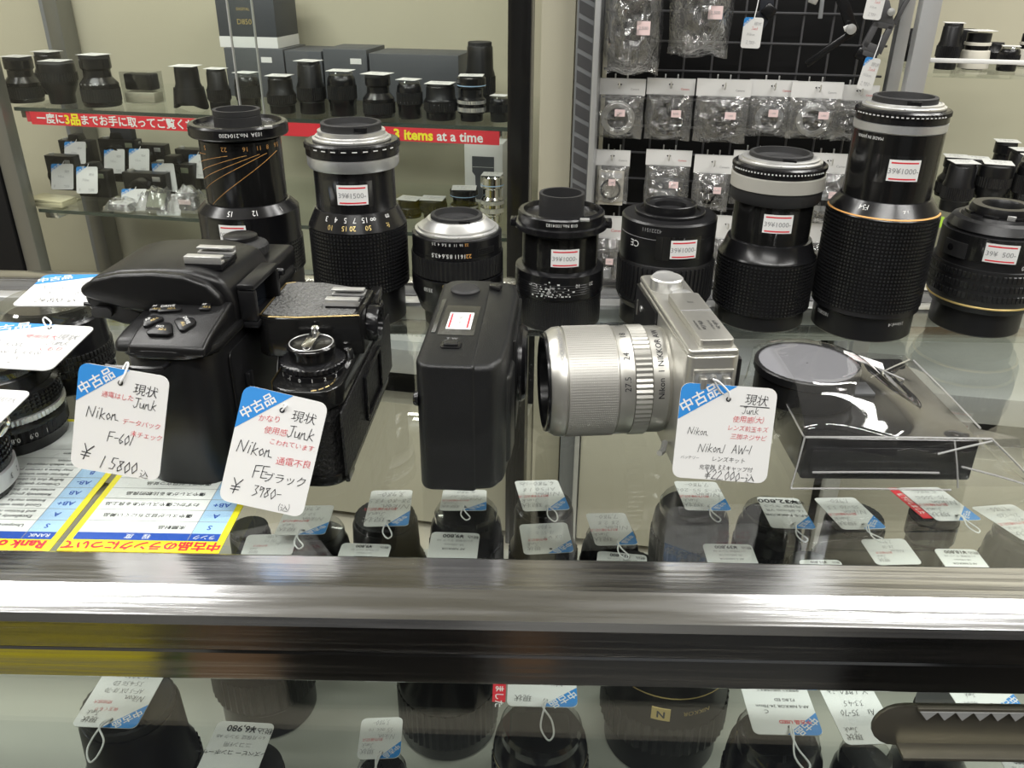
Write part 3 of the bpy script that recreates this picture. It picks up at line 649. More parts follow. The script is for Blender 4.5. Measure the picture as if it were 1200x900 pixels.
mb.tcyl('CE', .0062, 'mark', ru, -.72, zl-.0045, True); mb.tcyl('42221511', .0034, 'greyink', ru, -.33, z5-.0042, True); mb.build('barrel', L5)
mb = MB(); mb.lathe([(ru-.0012, z5), (rs, z5+.0006), (rs, z6b), (rs-.0006, z6b+.0004), (rs-.003, z6b+.0004), (rs-.0035, z6b-.001), (rh, z6b-.001)], 'black', 64, cap0=False, cap1=False)
mb.lathe([(rh, z6b-.001), (rh, z7-.0004), (rh-.0005, z7), (rh-.0015, z7), (rh-.002, z7-.0012), (rh*.62, z7-.002), (rh*.58, z7-.005), (.0005, z7-.0055)], 'black', 64, cap0=False, cap1=False); mb.build('rear_cap', L5)
sticker(L5, ru, .36, z4+(z5-z4)*.42, '39¥1000-', .0175, .012)
# --- L6: zoom with cream band
F = Fit(885, 389, 105, 904, 180); L6 = lens_root('waffle grip zoom lens with a cream band and knurled black ring', F); q = F.q
rb, _ = q(390, 104); rg, z0 = q(373, 113); _, z1 = q(312, 112); rs, z2 = q(308, 111); _, z3 = q(290, 100); rn, _ = q(286, 93); _, z4 = q(243, 93); rr, z5 = q(241, 108); _, z6 = q(229, 112); _, z7 = q(212, 113); ra, z8 = q(210, 113); _, z9 = q(199, 112); rp, _ = q(198, 100); _, z10 = q(190, 90); rk, z11 = q(184, 76)
parts(L6, [('front_ring', 'black', [(rb*.97, 0), (rb, .001), (rb, z0-.001), (rg-.001, z0)])])
mb = MB(); mb.lathe([(rg-.001, z0), (rg-.001, z1)], 'rubber', 64); mb.waffle(lambda z: rg-.001, z0+.0005, z1-.0005, 15, 78, 'grip', 0.0013, .6); mb.build('grip_ring', L6)
parts(L6, [('focus_ring', 'satin', [(rg-.0005, z1), (rg, z1+.0008), (rs, z2), (rn+.002, z3), (rn, z3+.0005)]), ('barrel', 'gloss', [(rn, z3), (rn, z4)]),
           ('base_ring', 'matte', [(rn, z4), (rr-.001, z4+.0003), (rr, z5), (rr, z6)]), ('cream_band', 'creamband', [(rr, z6), (rr+.0008, z6+.0004), (rr+.0008, z7-.0004), (rr, z7)])])
mb = aperture(L6, ra-.0003, z7, z9)
for k in range(30): mb.patch(ra+.0003, -1.1+k*.075, -1.1+k*.075+.03, z7+(z9-z7)*.5, z7+(z9-z7)*.62, 'mark', .0001, 1)
mb.build('aperture_ring', L6); nikmount(L6, rp, z9, z10, rk, z11)
sticker(L6, rn, .17, (z3+z4)/2+.0025, '39¥1000-', .0185, .012)
# --- L7: the tallest zoom
F = Fit(1003, 399, 118, 1053, 110); L7 = lens_root('tallest zoom lens of the row, waffle grip with an orange line', F); q = F.q
rb, _ = q(399, 118); r0, zs = q(372, 128); rg, z0 = q(368, 129); _, z1 = q(259, 128); rs, z2 = q(238, 107); _, z4 = q(158, 106); rr, z5 = q(157, 113); _, z6 = q(148, 115); ra, z7 = q(147, 116); _, z8 = q(132, 115); rp, _ = q(131, 102); _, z9 = q(124, 92); rk, z10 = q(116, 80)
mb = MB(); mb.lathe([(rb*.97, 0), (rb, .001), (rb, zs-.0012), (r0, zs), (rg-.001, z0)], 'black', 64)
mb.tcyl('1:4', .0034, 'mark', rb, .62, zs-.005, True); mb.tcyl('210mm', .003, 'mark', rb, .8, zs-.005, True); mb.tcyl('1855835', .0034, 'mark', rb, -.85, zs-.005, True); mb.build('front_ring', L7)
mb = MB(); mb.lathe([(rg-.001, z0), (rg-.001, z1)], 'rubber', 64); mb.waffle(lambda z: rg-.001, z0+.0005, z1-.0005, 25, 92, 'grip', 0.0013); mb.build('grip_ring', L7)
sl7 = lambda z: rg + (rs+.001-rg)*max(0, min(1, (z-z1)/(z2-z1)))
mb = MB(); mb.lathe([(rg-.0004, z1), (rg, z1+.0006), (rs+.001, z2), (rs, z2+.0003)], 'satin', 64); mb.patch(sl7, -1.5, 1.5, z1+.0014, z1+.0021, 'orange', .0008, 40)
for a, s_, m_, f in ((-.38, 'F54', 'mark', .68), (-.55, 'F4', 'orange', .4), (-.38, '7', 'gold', .4), (.45, '12', 'mark', .55), (.5, '4', 'gold', .28)): mb.tcyl(s_, .0042, m_, sl7, a, z1+(z2-z1)*f, True)
mb.build('scale_ring', L7)
mb = MB(); mb.lathe([(rs, z2), (rs, z4)], 'gloss', 64); mb.tcyl('MADE IN JAPAN', .0026, 'mark', rs, -.62, z4-.0028, True); mb.build('barrel', L7)
parts(L7, [('silver_band', 'alu', [(rs, z4), (rr-.0006, z4), (rr, z5), (rr, z6), (rr-.0006, z6+.0003)])])
mb = aperture(L7, ra-.0002, z6+.0003, z8)
for k in range(22): mb.patch(ra+.0003, -1.1+k*.1, -1.1+k*.1+.05, z6+(z8-z6)*.62, z6+(z8-z6)*.7, 'mark', .0001, 1)
mb.build('aperture_ring', L7); nikmount(L7, rp, z8, z9, rk, z10)
sticker(L7, rs, .28, z2+(z4-z2)*.5, '39¥1000-', .0185, .0128)
# --- L8: modern kit zoom at the right edge
F = Fit(1135, 394, 112, 1167, 245); L8 = lens_root('plastic kit zoom lens with a gold ring at the right end of the row', F); q = F.q
rb, _ = q(394, 109); _, z1 = q(368, 116); rg, z2 = q(362, 131); r2, z3 = q(356, 137); _, z4 = q(318, 137); rt, z5 = q(314, 134); _, z6 = q(280, 131); ru, z7 = q(276, 128); _, z8 = q(266, 120); rm, z9 = q(262, 98); rh, z10 = q(252, 81); _, z11 = q(246, 79)
parts(L8, [('front_ring', 'black', [(rb*.97, 0), (rb, .001), (rb, z1), (rg-.002, z1+.001), (rg-.001, z2)]), ('gold_ring', 'gold', [(rg-.001, z2), (rg+.0004, z2+.0004), (rg+.0004, z2+.0012), (rg, z2+.0016)])])
mb = MB(); mb.lathe([(rg, z2+.0016), (r2, z3), (r2, z4), (r2-.0007, z4+.0004)], 'rubber', 64); mb.waffle(lambda z: r2-.0003, z3+.0006, z4-.0008, 3, 74, 'grip', .0008, .8); mb.build('grip_ring', L8)
mb = MB(); mb.lathe([(r2-.001, z4), (rt, z5), (rt-.0004, z6), (ru-.0008, z6+.0006), (ru, z7), (ru-.003, z8), (rm+.001, z8+.0012), (rm, z9)], 'black', 64)
mb.patch(lambda z: rt, -.95, -.42, z5+.003, z5+.013, 'matte', .0012, 8); mb.lathe([(.0022, 0), (.0022, .0012), (.0001, .0013)], 'satin', 16, Matrix.Rotation(-.75, 4, 'Z') @ Matrix.Translation((0, -rt-.0005, z5+.0085)) @ Matrix.Rotation(PI/2, 4, 'X'))
mb.tcyl('10', .004, 'mark', rt, .66, z5-.004 if False else z5+.0015, True); mb.build('barrel', L8)
mb = MB(); mb.lathe([(rm, z9), (rm-.001, z9+.002), (rh, z9+.0022), (rh, z10), (rh-.0012, z11), (rh*.66, z11), (rh*.60, z11-.002), (rh*.56, z11-.009), (.0005, z11-.01)], 'black', 64, cap0=False, cap1=False)
for k in range(4): 
    a = -1.3+k*.85; mb.patch(rh, a, a+.42, z10-.0032, z10-.0008, 'satin', .0028, 6)
mb.box(.004, .009, -rh-.0008, -rh+.001, z10-.0028, z10+.0005, 'steel', .0003); mb.build('rear_mount', L8)
sticker(L8, rt, .18, (z5+z6)/2+.001, '39¥  500-', .0195, .0122)
# ------------------------------------------------------------------ cameras on the glass (local x runs away from the viewer, local y to the left)
def rpoly(x0, x1, y0, y1, r, n=5):
    out = []
    for cx, cy, a0 in ((x1-r, y1-r, 0), (x0+r, y1-r, 90), (x0+r, y0+r, 180), (x1-r, y0+r, 270)):
        for k in range(n+1): a = R(a0+90*k/n); out.append((cx+r*math.cos(a), cy+r*math.sin(a)))
    return out
XZ = Matrix(((1, 0, 0, 0), (0, 0, 1, 0), (0, 1, 0, 0), (0, 0, 0, 1)))      # poly (x, z) extruded along y
YZ = Matrix(((0, 0, 1, 0), (1, 0, 0, 0), (0, 1, 0, 0), (0, 0, 0, 1)))      # poly (y, z) extruded along x
def MR(x, y, z, axis, a): return Matrix.Translation((x, y, z)) @ Matrix.Rotation(a, 4, axis)
AY = lambda x, y, z: MR(x, y, z, 'X', -PI/2)                                # lathe axis towards +y
# --- autofocus SLR body, left
p = PZ(214, 572); f6 = thing('slr_camera', 'black autofocus SLR camera body with a fan of five buttons', 'camera', (p.x, p.y, G), R(85))
mb = MB(); mb.extr(rpoly(.002, .128, -.0225, .021, .016, 6), 0, .066, 'camgrey', .002); mb.extr(rpoly(.0, .13, -.024, .0225, .016, 6), .0662, .071, 'camgrey', .002)
mb.extr([(.0005, .068), (.001, .0725), (.004, .0735), (.01, .0757), (.034, .0808), (.044, .0808), (.044, .068)], -.0215, .0135, 'camgrey', .003, XZ, 4)
mb.extr([(.0015, .068), (.004, .0735), (.012, .0750), (.030, .0765), (.044, .0765), (.044, .068)], .010, .0215, 'camgrey', .003, XZ, 4)
mb.box(.082, .129, -.021, .02, .068, .0805, 'camgrey', .003, None, 3); mb.build('body', f6)
mb = MB(); mb.extr([(-.0225, .066), (-.0225, .082), (-.017, .0915), (-.004, .0950), (.016, .0950), (.034, .0935), (.044, .0905), (.0495, .0865), (.0515, .080), (.0505, .0735), (.045, .0695), (.034, .066)], .036, .088, 'camgrey', .0042, YZ, 4)
mb.extr([(-.0185, .078), (-.0180, .0840), (-.012, .0905), (-.002, .0940), (.014, .0948), (.031, .0935), (.0430, .0905), (.0500, .0860), (.0490, .0820), (.030, .0765), (.01, .0748), (-.010, .0755)], .0315, .038, 'camgrey', .0028, YZ, 4)
mb.tube([(.037, .052, .0765), (.037, .030, .0745), (.036, .016, .0705)], .0011, 'camgrey')
mb.build('prism_housing', f6)
MB().extr(rpoly(-.005, .005, -.0026, .0026, .0024), 0, .0022, 'matte', .0006, MR(.0358, .0425, .0735, 'Y', -PI/2) @ Matrix.Rotation(PI/2, 4, 'Z')).build('release_button', f6)
for (x, y, a, l, w_, nm) in ((.0115, .0015, 0, .0062, .0048, 'B'), (.0175, .0092, .9, .0050, .0036, ''), (.0165, -.0075, -.9, .0058, .0042, ''), (.0275, .0045, .2, .0058, .003, ''), (.027, .0108, 0, .003, .0026, ''), (.030, -.0115, 0, .003, .003, '')):
    z = .0754 + (x-.01)*.2125; Mx = MR(x, y, z, 'Y', -R(12)) @ Matrix.Rotation(a, 4, 'Z')
    bt = MB(); bt.extr([(-w_, -l*.75), (-w_*.6, -l), (w_*.7, -l*.55), (w_, -l*.25), (w_, l*.25), (w_*.7, l*.55), (-w_*.6, l), (-w_, l*.75)], 0, .0016, 'black', .0006, Mx)
    TM = Mx @ Matrix.Translation((0, 0, .0018)) @ Matrix.Rotation(-PI/2, 4, 'Z')
    bt.text('ISO' if nm else 'DRIVE' if l > .0056 else 'AF', .0024 if l > .004 else .0018, 'mark', TM @ Matrix.Translation((-.001, .0008, 0))); bt.text('AE-L', .002, 'gold', TM @ Matrix.Translation((.001, -.0014, 0))); bt.build('control_button', f6)
def hot_shoe(t, x, y, z, sx_=.019, sy=.018, up=.0035):
    mb = MB(); mb.box(x-sx_/2, x+sx_/2, y-sy/2, y+sy/2, z-.002, z+.0012, 'satin', .0004)
    for e in (-1, 1):
        o_ = [(0, 0), (.0042, 0), (.0042, .0012), (.0012, .0012), (.0012, up-.001), (.0046, up-.001), (.0048, up), (0, up)]
        mb.extr([(e*(a-sx_/2)+x, b_+z+.001) for a, b_ in o_][::(1 if e > 0 else -1)], y-sy/2, y+sy/2, 'steel', .0003, XZ)
    mb.build('hot_shoe', t)
hot_shoe(f6, .054, -.006, .0948)
mb = MB(); mb.box(.040, .074, -.031, -.0225, .066, .0695, 'black', .001); mb.box(.040, .074, -.031, -.0225, .085, .088, 'black', .001); mb.box(.040, .0435, -.031, -.0225, .0695, .085, 'black', .001); mb.box(.0705, .074, -.031, -.0225, .0695, .085, 'black', .001)
mb.build('eyepiece_frame', f6)
MB().box(.0437, .0703, -.0245, -.0228, .0697, .0848, 'lensglass').build('eyepiece_window', f6)
MB().lathe([(.0125, .0805), (.0125, .0815), (.0135, .082), (.0135, .086), (.0128, .087), (.011, .0874), (.0005, .0874)], 'matte', 60, T(.107, .0, 0), rib=-.0005).build('command_dial', f6)
MB().lathe([(.009, .0875), (.009, .0895), (.008, .09), (.0005, .09)], 'black', 40, T(.112, .003, 0)).build('dial_cap', f6)
mb = MB(); mb.extr(rpoly(.020, .098, .004, .062, .004), 0, .0012, 'camgrey', .0006, MR(0, -.0225, 0, 'X', PI/2)); mb.box(.032, .038, -.0262, -.0236, .022, .046, 'satin', .001); mb.extr(rpoly(.068, .088, .042, .054, .002), 0, .0016, 'lensglass', .0004, MR(0, -.0225, 0, 'X', PI/2)); mb.build('back_door', f6)
mb = MB()
for k, (x, z) in enumerate(((.080, .072), (.080, .068))): mb.text('ON', .003, 'mark', MR(x+.004, -.0245, z, 'X', PI/2))
for x in (.086, .094): mb.lathe([(.002, 0), (.002, .003), (.0015, .0036), (.0003, .0037)], 'satin', 16, MR(x, -.0225, .076, 'X', PI/2))
mb.build('rear_buttons', f6)
mb = MB(); mb.tube([(.001, .021, .0645), (-.005, .021, .0650), (-.006, .018, .0650), (-.006, -.001, .0650), (-.005, -.004, .0650), (.001, -.004, .0645)], .0012, 'satin'); mb.build('strap_lug', f6)
MB().lathe([(.031, 0), (.031, .006), (.029, .0075), (.0285, .0075), (.0275, .005), (.0005, .004)], 'satin', 56, AY(.06, .0205, .036)).build('body_cap', f6)
# --- manual black SLR body with leatherette
p = PZ(366, 571); fe = thing('slr_camera', 'worn black manual SLR camera body with wrinkled leatherette', 'camera', (p.x, p.y, G), R(87.5))
plan = rpoly(0, .124, -.0165, .0165, .012, 6)
mb = MB(); mb.extr(rpoly(.0012, .1228, -.0155, .0155, .0115, 6), .0055, .0405, 'leather'); mb.build('leather_covering', fe)
MB().extr(plan, 0, .0058, 'gloss', .0012).extr(rpoly(.004, .016, -.0172, -.0150, .0009), .001, .0075, 'gloss', .0004).build('base_plate', fe)
mb = MB(); mb.extr(plan, .0402, .0508, 'gloss', .0014, None, 3)
for k in range(9): a = R(200+k*16); mb.tube([(.012+.0122*math.cos(a), .0122*math.sin(a)-.0045*math.copysign(1, 1)*0, .0509), (.012+.0122*math.cos(a+.2), .0122*math.sin(a+.2), .0509)], .00035, 'brass', 4)
mb.box(.010, .03, .0164, .0169, .0402, .0505, 'brass'); mb.build('top_plate', fe)
pp = [(.036, .026), (.036, .010), (.042, -.020), (.080, -.020), (.090, .010), (.090, .026), (.086, .031), (.040, .031)]
mb = MB(); mb.extr(pp, .0505, .0705, 'gloss', .0012, None, 2, .965)
mb.tube([(x_*1.0, y_*1.0, .0707) for x_, y_ in [(.0385, .0245), (.0385, .010), (.0432, -.0185)]], .0004, 'brass', 4); mb.tube([(.0385, .0245, .0707), (.0405, .0292, .0707), (.0845, .0292, .0707), (.0872, .0245, .0707)], .0004, 'brass', 4); mb.build('prism_housing', fe)
MB().extr([(.0395, .0235), (.0395, .0095), (.0437, -.0155), (.078, -.0155), (.0865, .0095), (.0865, .0235), (.084, .0282), (.0420, .0282)], .0704, .0712, 'leathsheen', .0003).build('prism_leather', fe)
hot_shoe(fe, .0595, -.0085, .0712, .0185, .0165)
mb = MB(); mb.lathe([(.0145, .0508), (.0145, .0535), (.0138, .0540), (.0138, .0543)], 'satin', 60, T(.0225, 0)); mb.lathe([(.0148, .0543), (.0152, .0546), (.0152, .0568), (.0146, .0573), (.0125, .0577), (.0115, .0578)], 'satin', 72, T(.0225, 0), rib=-.0007)
for k in range(6): mb.tcyl(str(k-2), .0026, 'mark', .0146, -1+k*.4, .0522, False, M=T(.0225, 0) @ Matrix.Rotation(-PI/2, 4, 'Z'))
mb.build('film_speed_dial', fe)
mb = MB(); mb.lathe([(.0105, .0575), (.0105, .0625), (.0112, .063), (.0112, .0642), (.0105, .065), (.0100, .0652), (.0098, .0649), (.0085, .0652), (.0005, .0652)], 'gloss', 56, T(.0225, 0))
mb.lathe([(.0103, .06512), (.0100, .0653), (.0097, .06512)], 'steel', 56, T(.0225, 0), cap0=False, cap1=False); mb.build('rewind_knob', fe)
MB().extr(rpoly(-.0095, .0095, -.0024, .0024, .0023), .0652, .0668, 'chrome', .0004, T(.0225, 0)).lathe([(.0022, .0668), (.0022, .069), (.0016, .0695), (.0004, .0695)], 'chrome', 20, T(.031, 0)).build('rewind_crank', fe)
MB().lathe([(.0028, .0508), (.0028, .055), (.0022, .0562), (.0004, .0565)], 'chrome', 20, T(.0375, -.013)).build('lock_pin', fe)
MB().lathe([(.0092, 0), (.0092, .004), (.0085, .0055), (.0065, .0055), (.006, .003), (.0004, .0025)], 'satin', 40, MR(.060, -.0195, .060, 'X', PI/2), rib=-.0003).build('eyepiece', fe)
MB().lathe([(.0105, .0508), (.0105, .057), (.0100, .0578), (.0088, .0582), (.0004, .0582)], 'satin', 56, T(.098, .001), rib=-.0005).build('shutter_dial', fe)
MB().extr(rpoly(-.006, .022, -.003, .003, .0028), .0508, .054, 'gloss', .0008, T(.108, -.012, 0, .1)).build('advance_lever', fe)
mb = MB(); mb.box(.001, .1225, -.0172, -.0160, .0060, .0400, 'leather', .0003)
for a, b_, c_, d_ in ((.046, .086, .011, .0125), (.046, .086, .0345, .036), (.046, .0475, .0125, .0345), (.0845, .086, .0125, .0345)): mb.box(a, b_, -.0190, -.0172, c_, d_, 'satin', .0003)
mb.build('film_back', fe)
MB().lathe([(.029, 0), (.029, .004), (.0275, .0055)], 'satin', 56, AY(.059, .0163, .031), cap1=False).lathe([(.0275, .0055), (.0270, .0062), (.0235, .0062), (.0228, .0045), (.0210, .0045), (.0205, .0005), (.0004, 0.0002)], 'steel', 56, AY(.059, .0163, .031), cap0=False, cap1=False).build('lens_mount', fe)
mb = MB(); mb.lathe([(.0022, 0), (.0022, .0014), (.0016, .002), (.0004, .002)], 'steel', 20, MR(.0005, .006, .0445, 'Y', -PI/2)); 
for k in range(3): mb.tube([(-.0035-.001*k+.0032*math.cos(q)*.5, .0065+.0042*math.cos(q), .0435-.001*k+.0042*math.sin(q)) for q in [2*PI*j/16 for j in range(17)]], .0006, 'chrome', 6)
mb.build('strap_ring', fe)
# --- compact camera seen from its end
p = PZ(547, 577); co = thing('compact_camera', 'black compact film camera standing end-on, with a price sticker on top', 'camera', (p.x, p.y, G), R(87))
mb = MB(); mb.extr([(.0, -.0045), (.0, .017), (.0015, .0205), (.006, .0225), (.104, .0225), (.11, .0195), (.112, .015), (.112, -.0045)], .0, .0655, 'compact', .0032, None, 4)
mb.extr([(.012, .021), (.02, .0245), (.09, .0245), (.1, .021)], .004, .052, 'compact', .0015, None, 2)
mb.box(.058, .11, .021, .0232, .050, .064, 'satin', .001); mb.build('back_half', co)
mb = MB(); mb.extr([(.0, .0008), (.112, .0008), (.112, -.011), (.108, -.0175), (.092, -.0195), (.030, -.0185), (.010, -.0170), (.002, -.0125)], .0001, .0653, 'compact', .0032, None, 4)
mb.extr([(.014, -.016), (.020, -.0195), (.036, -.0205), (.043, -.0175)], .006, .052, 'compact', .0015, None, 3)
mb.extr(rpoly(.046, .106, -.0205, -.016, .002), .008, .058, 'compact', .004, None, 3)
mb.build('front_half', co)
MB().lathe([(.0205, 0), (.0205, .006), (.019, .008), (.017, .008), (.0155, .006), (.0005, .005)], 'satin', 48, MR(.077, -.0165, .032, 'X', PI/2)).build('lens_barrel', co)
MB().lathe([(.0005, .0), (.008, .0005), (.0095, -.002), (.010, -.006)], 'satin', 36, MR(.004, .0235, .047, 'X', -PI/2) @ Matrix.Rotation(0, 4, 'X') @ Matrix.Scale(.35, 4)).build('side_knob', co)
mb = MB(); mb.extr(rpoly(-.0038, .0038, -.0048, .0048, .0018), .0, .0008, 'satin', .0003, T(.022, .0085, .0654)); mb.extr(rpoly(-.0025, .0025, -.0034, .0034, .0012), .0008, .0018, 'rubber', .0005, T(.022, .0085, .0654)); mb.text('T W', .0028, 'greyink', T(.03, .009, .0656, -PI/2)); mb.build('zoom_button', co)
mb = MB(); mb.lathe([(.0078, .0), (.0078, .0012), (.0065, .0022), (.0004, .0024)], 'matte', 40, T(.094, .0095, .0654)); mb.build('shutter_button', co)
MB().extr([(.094, -.009), (.098, -.003), (.102, -.003), (.101, -.010)], .0655, .0675, 'satin', .0006).build('flash_switch', co)
MB().box(.034, .072, -.0008, .0165, .0655, .0657, 'tape').build('clear_tape', co)
mb = MB(); mb.box(.041, .062, .0015, .0135, .0657, .0659, 'paper')
for y in (.0028, .0117): mb.box(.0425, .0605, y, y+.0009, .0659, .06598, 'red')
mb.text('39¥ 980-', .0042, 'greyink', T(.052, .0075, .06600, -PI/2) @ Matrix.Rotation(PI/2, 4, 'Z')); mb.build('price_sticker', co)
mb = MB(); mb.box(.036, .080, .0178, .0198, .0655, .0659, 'lensglass'); mb.build('display_strip', co)
# --- silver waterproof camera with its zoom lens
p = PZ(838, 408, .066); aw = thing('mirrorless_camera', 'silver waterproof camera lying nose-left with a big silver zoom lens', 'camera', (p.x+.001, p.y-.002, G), R(95))
mb = MB(); mb.extr(rpoly(0, .106, -.0115, .0135, .0045, 4), .0, .0625, 'silver', .0022, None, 3); mb.build('body', aw)
mb = MB(); mb.extr([(.001, -.0105), (.001, .012), (.003, .0132), (.104, .0132), (.106, .0105), (.106, -.006), (.102, -.0105)], .0622, .0655, 'silver', .0012, None, 3)
mb.extr(rpoly(.004, .066, -.0088, .0072, .002), .0655, .0692, 'silver', .0012, None, 3)
mb.tube([(.041, -.0085, .0693), (.041, .007, .0693)], .00018, 'greyink', 4)
for s_, y_, z_ in (('WATERPROOF', .0052, .0017), ('49ft-15m', .0024, .0030), ('SHOCKPROOF', -.0018, .0017), ('6.6ft-2m', -.0046, .0030)): mb.text(s_, z_, 'ink', T(.022, y_-.001, .06935, PI))
mb.text('//', .0042, 'ink', T(.052, -.001, .06935, PI)); mb.build('top_plate', aw)
MB().lathe([(.0088, .0655), (.0088, .0715), (.0080, .0722), (.0074, .0720), (.0004, .0718)], 'steel', 44, T(.083, .0035)).build('shutter_button', aw)
MB().lathe([(.0062, .0655), (.0062, .0685), (.0055, .0692), (.0004, .0692)], 'steel', 36, T(.0965, .001)).lathe([(.0012, .0692), (.0010, .0694), (.0004, .0694)], 'redink', 12, T(.0965, .001)).build('record_button', aw)
MB().lathe([(.0052, .0655), (.0052, .0672), (.0045, .0676), (.0004, .0676)], 'steel', 32, T(.0715, -.002)).build('power_button', aw)
MB().box(.058, .104, .0128, .0150, .004, .0615, 'black', .001).lathe([(.0018, 0), (.0018, .0006), (.0003, .0006)], 'steel', 14, AY(.088, .015, .052)).box(.097, .0975, .0149, .0154, .045, .054, 'silver').build('front_grip', aw)
MB().box(.003, .104, -.0135, -.0108, .003, .060, 'black', .0012).build('screen_back', aw)
mb = MB()
for a, b_ in ((-.0085, -.0075), (.0095, .0105)): mb.box(-.0012, .0005, a, b_, .036, .056, 'silver', .0003)
mb.box(-.0012, .0005, -.0085, .0105, .055, .0565, 'silver', .0003); mb.box(-.0012, .0005, -.0085, .0105, .0355, .037, 'silver', .0003); mb.box(-.0004, .0003, -.0073, .0093, .037, .055, 'lightmetal')
mb.lathe([(.0016, 0), (.0016, .001), (.0008, .0014), (.0003, .001)], 'steel', 14, MR(-.0003, .001, .0525, 'Y', -PI/2))
for e in (-.0048, .0062): mb.box(-.0045, .0, e-.0016, e+.0016, .043, .0535, 'silver', .0006); 
mb.tube([(-.003, -.0045, .046), (-.0038, -.001, .0448), (-.0038, .003, .0448), (-.003, .006, .046)], .0008, 'chrome'); mb.build('strap_lug', aw)
MB().box(.006, .012, .010, .0125, .0, .0005, 'steel').tube([(.018, .015, .0075), (.012, .0175, .006), (.009, .020, .0065)], .0016, 'steel').build('tripod_foot', aw)
le = MB(); AL = AY(.044, .0134, .0305); n = 80
le.lathe([(.0268, 0), (.0272, .0014), (.0276, .002), (.0276, .0098), (.0272, .0101)], 'silver', n, AL, cap0=False, cap1=False)
LT = AL @ Matrix.Rotation(PI, 4, 'Z') @ Matrix.Identity(4)
# lettering round the lens: local cylinder z runs towards the nose
def ring_text(mb, s_, size, m_, rad, a, z, off=0): 
    vs, fs, x0, x1 = glyphs(s_, off); out = []
    for v in vs:
        t_ = a + (v.x-(x0+x1)/2)*size/rad; r_ = rad+.00016; out.append((r_*math.sin(t_), -r_*math.cos(t_), z - 0*v.y + (v.y-.34)*size*1))
    mb.add(out, fs, m_, AL)
ring_text(le, 'Nikon  1 NIKKOR AW', .0042, 'ink', .0276, PI+1.0 if False else -.75, .006, .01)
le.lathe([(.0272, .0101), (.0284, .0104), (.0284, .0185), (.0272, .0188)], 'silver', 130, AL, cap0=False, cap1=False, rib=-.0006)
le.lathe([(.0278, .0188), (.0280, .0192), (.0280, .0262), (.0276, .0265)], 'silver', n, AL, cap0=False, cap1=False)
for s_, a in (('27.5', -.95), ('24', -.45), ('18', .05), ('14', .5), ('11', .95)): ring_text(le, s_, .0044, 'ink', .0280, a-.25, .0227)
le.lathe([(.0276, .0265), (.0284, .0268), (.0284, .0272)], 'silver', n, AL, cap0=False, cap1=False)
le.waffle(lambda z: .0283, .0272, .0510, 34, 130, 'sleeve', .00022, .6, AL); le.lathe([(.0283, .0270), (.0283, .0512)], 'sleeve', n, AL, cap0=False, cap1=False)
le.lathe([(.0283, .0512), (.0276, .0516), (.0276, .0520), (.0284, .0524), (.0280, .0560), (.0258, .0596), (.0250, .0598)], 'silver', n, AL, cap0=False, cap1=False)
ring_text(le, 'SHOCK PROOF 2m/6.6ft', .0026, 'greyink', .0283, -.35, .0542)
le.build('zoom_lens', aw)
MB().lathe([(.0252, .0592), (.0256, .0602), (.0253, .0612), (.0238, .0614), (.0228, .060), (.0222, .050), (.0215, .047), (.016, .044), (.0158, .040)], 'satin', n, AL, cap0=False, cap1=False).lathe([(.0159, .0405), (.009, .0425), (.0004, .043)], 'lensglass', 40, AL, cap0=False, cap1=False).build('front_rim', aw)
# --- hanging tags on the cameras
TE = lambda s_: s_
hp = lambda t, x, y, z: t.location + Vector((0, 0, z)) + (Matrix.Rotation(t.rotation_euler.z, 3, 'Z') @ Vector((x, y, 0)))
hang_tag('white tag with a blue corner reading F-601, hung on the autofocus SLR', (81, 423), (187, 441), (94, 548), hp(f6, -.011, .010, .060), (0, -1, .3),
  [('現状', .74, .165, .105, 'ink', -2), ('Junk', .76, .30, .095, 'ink'), ('通電はした', .44, .255, .055, 'redink', 0), ('Nikon', .30, .45, .105, 'ink', 3), ('データパック', .73, .48, .055, 'redink', 0), ('F-601', .52, .66, .10, 'ink', -2), ('未チェック', .80, .585, .055, 'redink', 0), ('¥', .16, .85, .15, 'ink', -8), ('1 5800', .54, .915, .12, 'ink', -4), ('込', .82, .95, .08, 'ink')], hook=hp(f6, -.007, .010, .0675), tri=(.56, .36), hole=(.47, .13))
hang_tag('white tag with a blue corner reading FE, hung on the manual SLR', (277, 449), (376, 472), (265, 587), hp(fe, -.010, .010, .04), (0.1, -1, .4),
  [('現状', .74, .16, .095, 'ink', 2), ('Junk', .76, .305, .10, 'ink', 3), ('かなり', .36, .235, .058, 'redink', 8), ('使用感', .46, .325, .06, 'redink', 3), ('こわれています.', .68, .41, .05, 'redink', 2), ('Nikon', .28, .515, .105, 'ink', 3), ('通電不良', .74, .555, .068, 'redink', 5), ('FE', .40, .70, .11, 'ink', 4), ('ブラック', .68, .715, .085, 'ink', 5), ('¥', .16, .87, .13, 'ink'), ('3980-', .53, .86, .095, 'ink', 4), ('(込)', .76, .95, .06, 'ink', 6)], hook=hp(fe, -.006, .0065, .0475), tri=(.58, .37), hole=(.49, .14))
